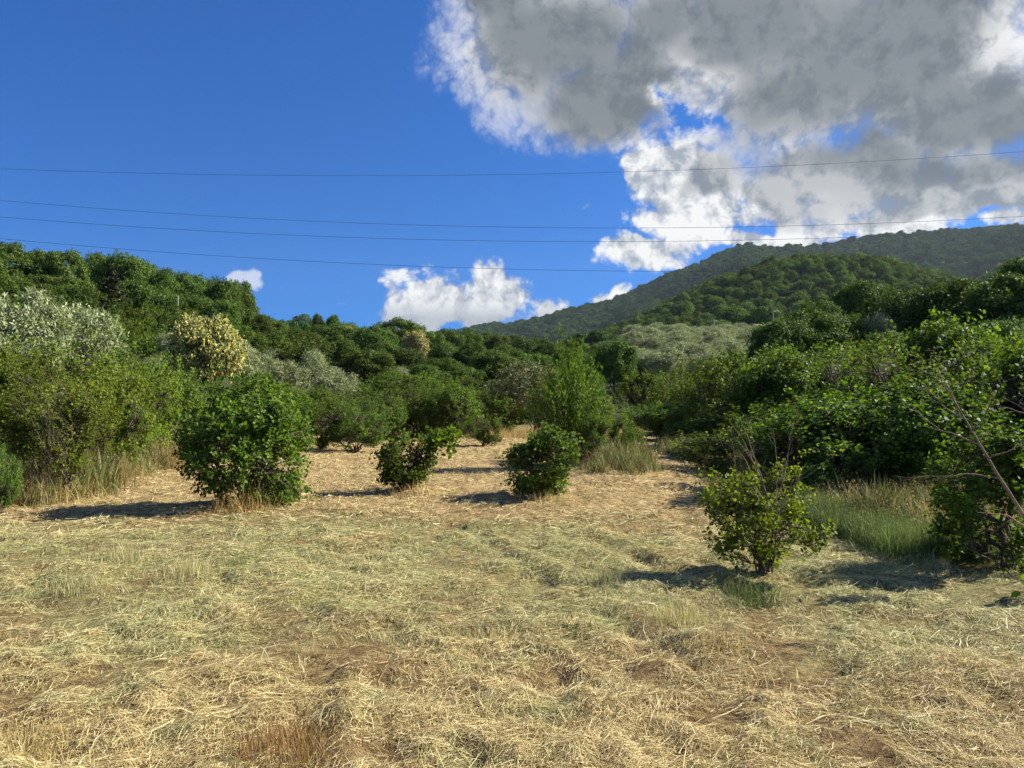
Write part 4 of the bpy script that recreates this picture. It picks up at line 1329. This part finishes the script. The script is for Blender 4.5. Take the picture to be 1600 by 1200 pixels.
def gp(px, py):
    d = F * EYE / (py - HZ)
    return ((px - 800) / F * d, d)


grass_area('tall_grass', 'strip of fresh green tall grass beside the right plantation', 420, [(3.75, 10.6), (4.2, 8.0), (5.1, 7.8), (5.0, 10.8)], TG, .5, .9)
grass_area('dry_grass', 'dry seeding grass and weeds between the green strip and the hazels', 240, [(4.4, 11.4), (5.0, 8.6), (6.1, 8.0), (6.3, 11.8)], TD + TW[:1], .7, 1.15)
grass_area('dry_grass', 'tall golden dry grass along the left hedge', 1150, [(-7.3, 12.0), (-8.1, 17.0), (-8.9, 22.5), (-13, 23), (-12, 12)], TB + TD + TW[:2], .8, 1.5)
grass_area('weeds', 'green weeds and brambles at the left field corner', 130, [(-9.6, 11.2), (-8.5, 12.6), (-9.6, 14.5), (-11.5, 12.5)], TW + TB[:1], .6, 1.1)
grass_area('tall_grass', 'tall dry and green grass on the low bank right of centre', 210, [(1.55, 15.2), (2.2, 14.6), (3.0, 15.5), (3.2, 21), (1.4, 20.5)], TD + TW + TW, .35, .85)
grass_area('dry_grass', 'dry grass fringe along the far end of the field', 260, [(-7, 30.5), (5, 31), (5, 33.5), (-7, 33)], TD + TB, .6, 1.0)
grass_area('dry_grass', 'weeds along the shaded right side of the path', 200, [(4.7, 12), (4.6, 24), (5.6, 24), (5.9, 12)], TW + TD[:1], .5, .9)
grass_area('short_grass', 'pale uncut stalks standing here and there in the hay', 110, [(-8, 4.2), (4.6, 4.2), (4.6, 10.5), (-8, 10.5)], TP, .5, 1.2)


# ------------------------------------------------------------------ overhead cables, poles, house
def box(mb, x0, x1, y0, y1, z0, z1):
    v = [(x, y, z) for z in (z0, z1) for y in (y0, y1) for x in (x0, x1)]
    mb.add(v, [np.array([(0, 2, 3, 1), (4, 5, 7, 6), (0, 1, 5, 4), (2, 6, 7, 3), (0, 4, 6, 2), (1, 3, 7, 5)])])


M['cable'] = plain_mat('cable', (0.05, 0.055, 0.06), 0.5)
M['pole'] = plain_mat('pole', (0.30, 0.29, 0.26), 0.8)
M['plaster'] = plain_mat('plaster', (0.50, 0.42, 0.32), 0.9)
M['rooftile'] = plain_mat('rooftile', (0.24, 0.18, 0.13), 0.85, scale=14)
M['glass'] = plain_mat('window', (0.03, 0.035, 0.04), 0.15)
cables = [(262, 271, 235, 44, 'uppermost thin power cable crossing the sky'), (312, 354, 337, 38, 'second power cable from the top'), (338, 376, 357, 38, 'third power cable, close below the second'), (372, 420, 412, 38, 'lowest power cable, crossing in front of the mountain')]
for y0, ym, y1, d, lab in cables:
    t = np.linspace(-1.5, 1.5, 60)
    a_ = (y0 + y1) / 2 - ym
    py = ym + (y1 - y0) / 2 * t + a_ * t * t
    P = np.stack([t * 800 / F * d, np.full(60, float(d)), EYE + (HZ - py) / F * d], -1)
    mb = MB()
    mb.add(*tubes(P[None], np.full((1, 60), 0.0085), 6))
    link('power_cable', mb.mesh('power_cable', M['cable'], True), label=lab, category='cable', group='overhead power cables')


def pole(px, d, top, arm, lab):
    X, Y, Z = at(px, top, d)
    z0 = float(H(X, Y))
    hh = max(Z - z0, 5.0)
    e = bpy.data.objects.new('utility_pole', None)
    COL.objects.link(e)
    e.location = (X, Y, z0)
    e['label'] = lab
    e['category'] = 'pole'
    mb = MB()
    mb.add(*tubes(np.array([[(0, 0, -.5), (0, 0, hh * .5), (0, 0, hh)]]), np.array([[.17, .14, .11]]) * (1 if arm else 0.5), 8))
    link('post', mb.mesh('post', M['pole'], True), e)
    if not arm:
        mb = MB()
        mb.add(*tubes(np.array([[(0, 0, hh - .02), (0, 0, hh + .05), (0, 0, hh + .09)]]), np.array([[.12, .1, .02]]) * 0.6, 8))
        link('cap', mb.mesh('cap', M['pole'], True), e)
        return
    mb = MB()
    box(mb, -.7, .7, -.16, -.12, hh - .5, hh - .38)
    ca = link('crossarm', mb.mesh('crossarm', M['pole']), e)
    for s in (-.6, 0, .6):
        mb = MB()
        mb.add(*tubes(np.array([[(s, -.14, hh - .38), (s, -.14, hh - .28), (s, -.14, hh - .2)]]), np.array([[.05, .07, .03]]), 6))
        link('insulator', mb.mesh('insulator', M['pole'], True), ca)


pole(1116, 168, 508, True, 'pale utility pole at the top of the olive grove')
pole(1209, 185, 484, True, 'utility pole among trees right of the farmhouse roof')
pole(277, 66, 492, False, 'thin pale pole left above the flowering chestnut')
pole(365, 80, 492, False, 'thin pale pole above and right of the flowering chestnut')

# farmhouse half hidden above the grove
hx, hy, hz = at(1184, 536, 178)
e = bpy.data.objects.new('farmhouse', None)
COL.objects.link(e)
e.location = (hx, hy, float(H(hx, hy)))
e.rotation_euler = (0, 0, radians(38))
e['label'] = 'small farmhouse with tiled roof half hidden above the olive grove'
e['category'] = 'house'
top = EYE + (HZ - 530) / F * 178 - float(H(hx, hy))
top = max(top, 3.0)
mb = MB()
box(mb, -2.6, 2.6, -2.4, 2.4, -1, top)
wl = link('wall', mb.mesh('wall', M['plaster']), e)
mb = MB()
rv = [(-2.9, -2.8, top - .1), (2.9, -2.8, top - .1), (2.9, 0, top + 1.1), (-2.9, 0, top + 1.1), (-2.9, 2.8, top - .1), (2.9, 2.8, top - .1)]
rv += [(x, y, z + .18) for x, y, z in rv]
mb.add(rv, [np.array([(0, 3, 2, 1), (3, 4, 5, 2), (6, 7, 8, 9), (9, 8, 11, 10), (0, 1, 7, 6), (4, 10, 11, 5), (0, 6, 9, 3), (3, 9, 10, 4), (1, 2, 8, 7), (2, 5, 11, 8)])])
link('roof', mb.mesh('roof', M['rooftile']), e)
for wx in (-1.4, 1.3):
    mb = MB()
    box(mb, wx - .45, wx + .45, -2.44, -2.39, top - 1.9, top - .7)
    link('window', mb.mesh('window', M['glass']), wl)

# ------------------------------------------------------------------ air
M['haze'], t, out = new_mat('haze')
pv = t.node('ShaderNodeVolumePrincipled')
pv.inputs['Color'].default_value = (0.70, 0.85, 1.0, 1)
pv.inputs['Density'].default_value = 0.00004
pv.inputs['Anisotropy'].default_value = 0.2
t.l.new(pv.outputs[0], out.inputs['Volume'])
mb = MB()
box(mb, -3100, 3500, -700, 2800, -80, 480)
link('haze', mb.mesh('haze', M['haze']), kind='stuff', label='thin pale air haze over the valley and mountain', category='haze')
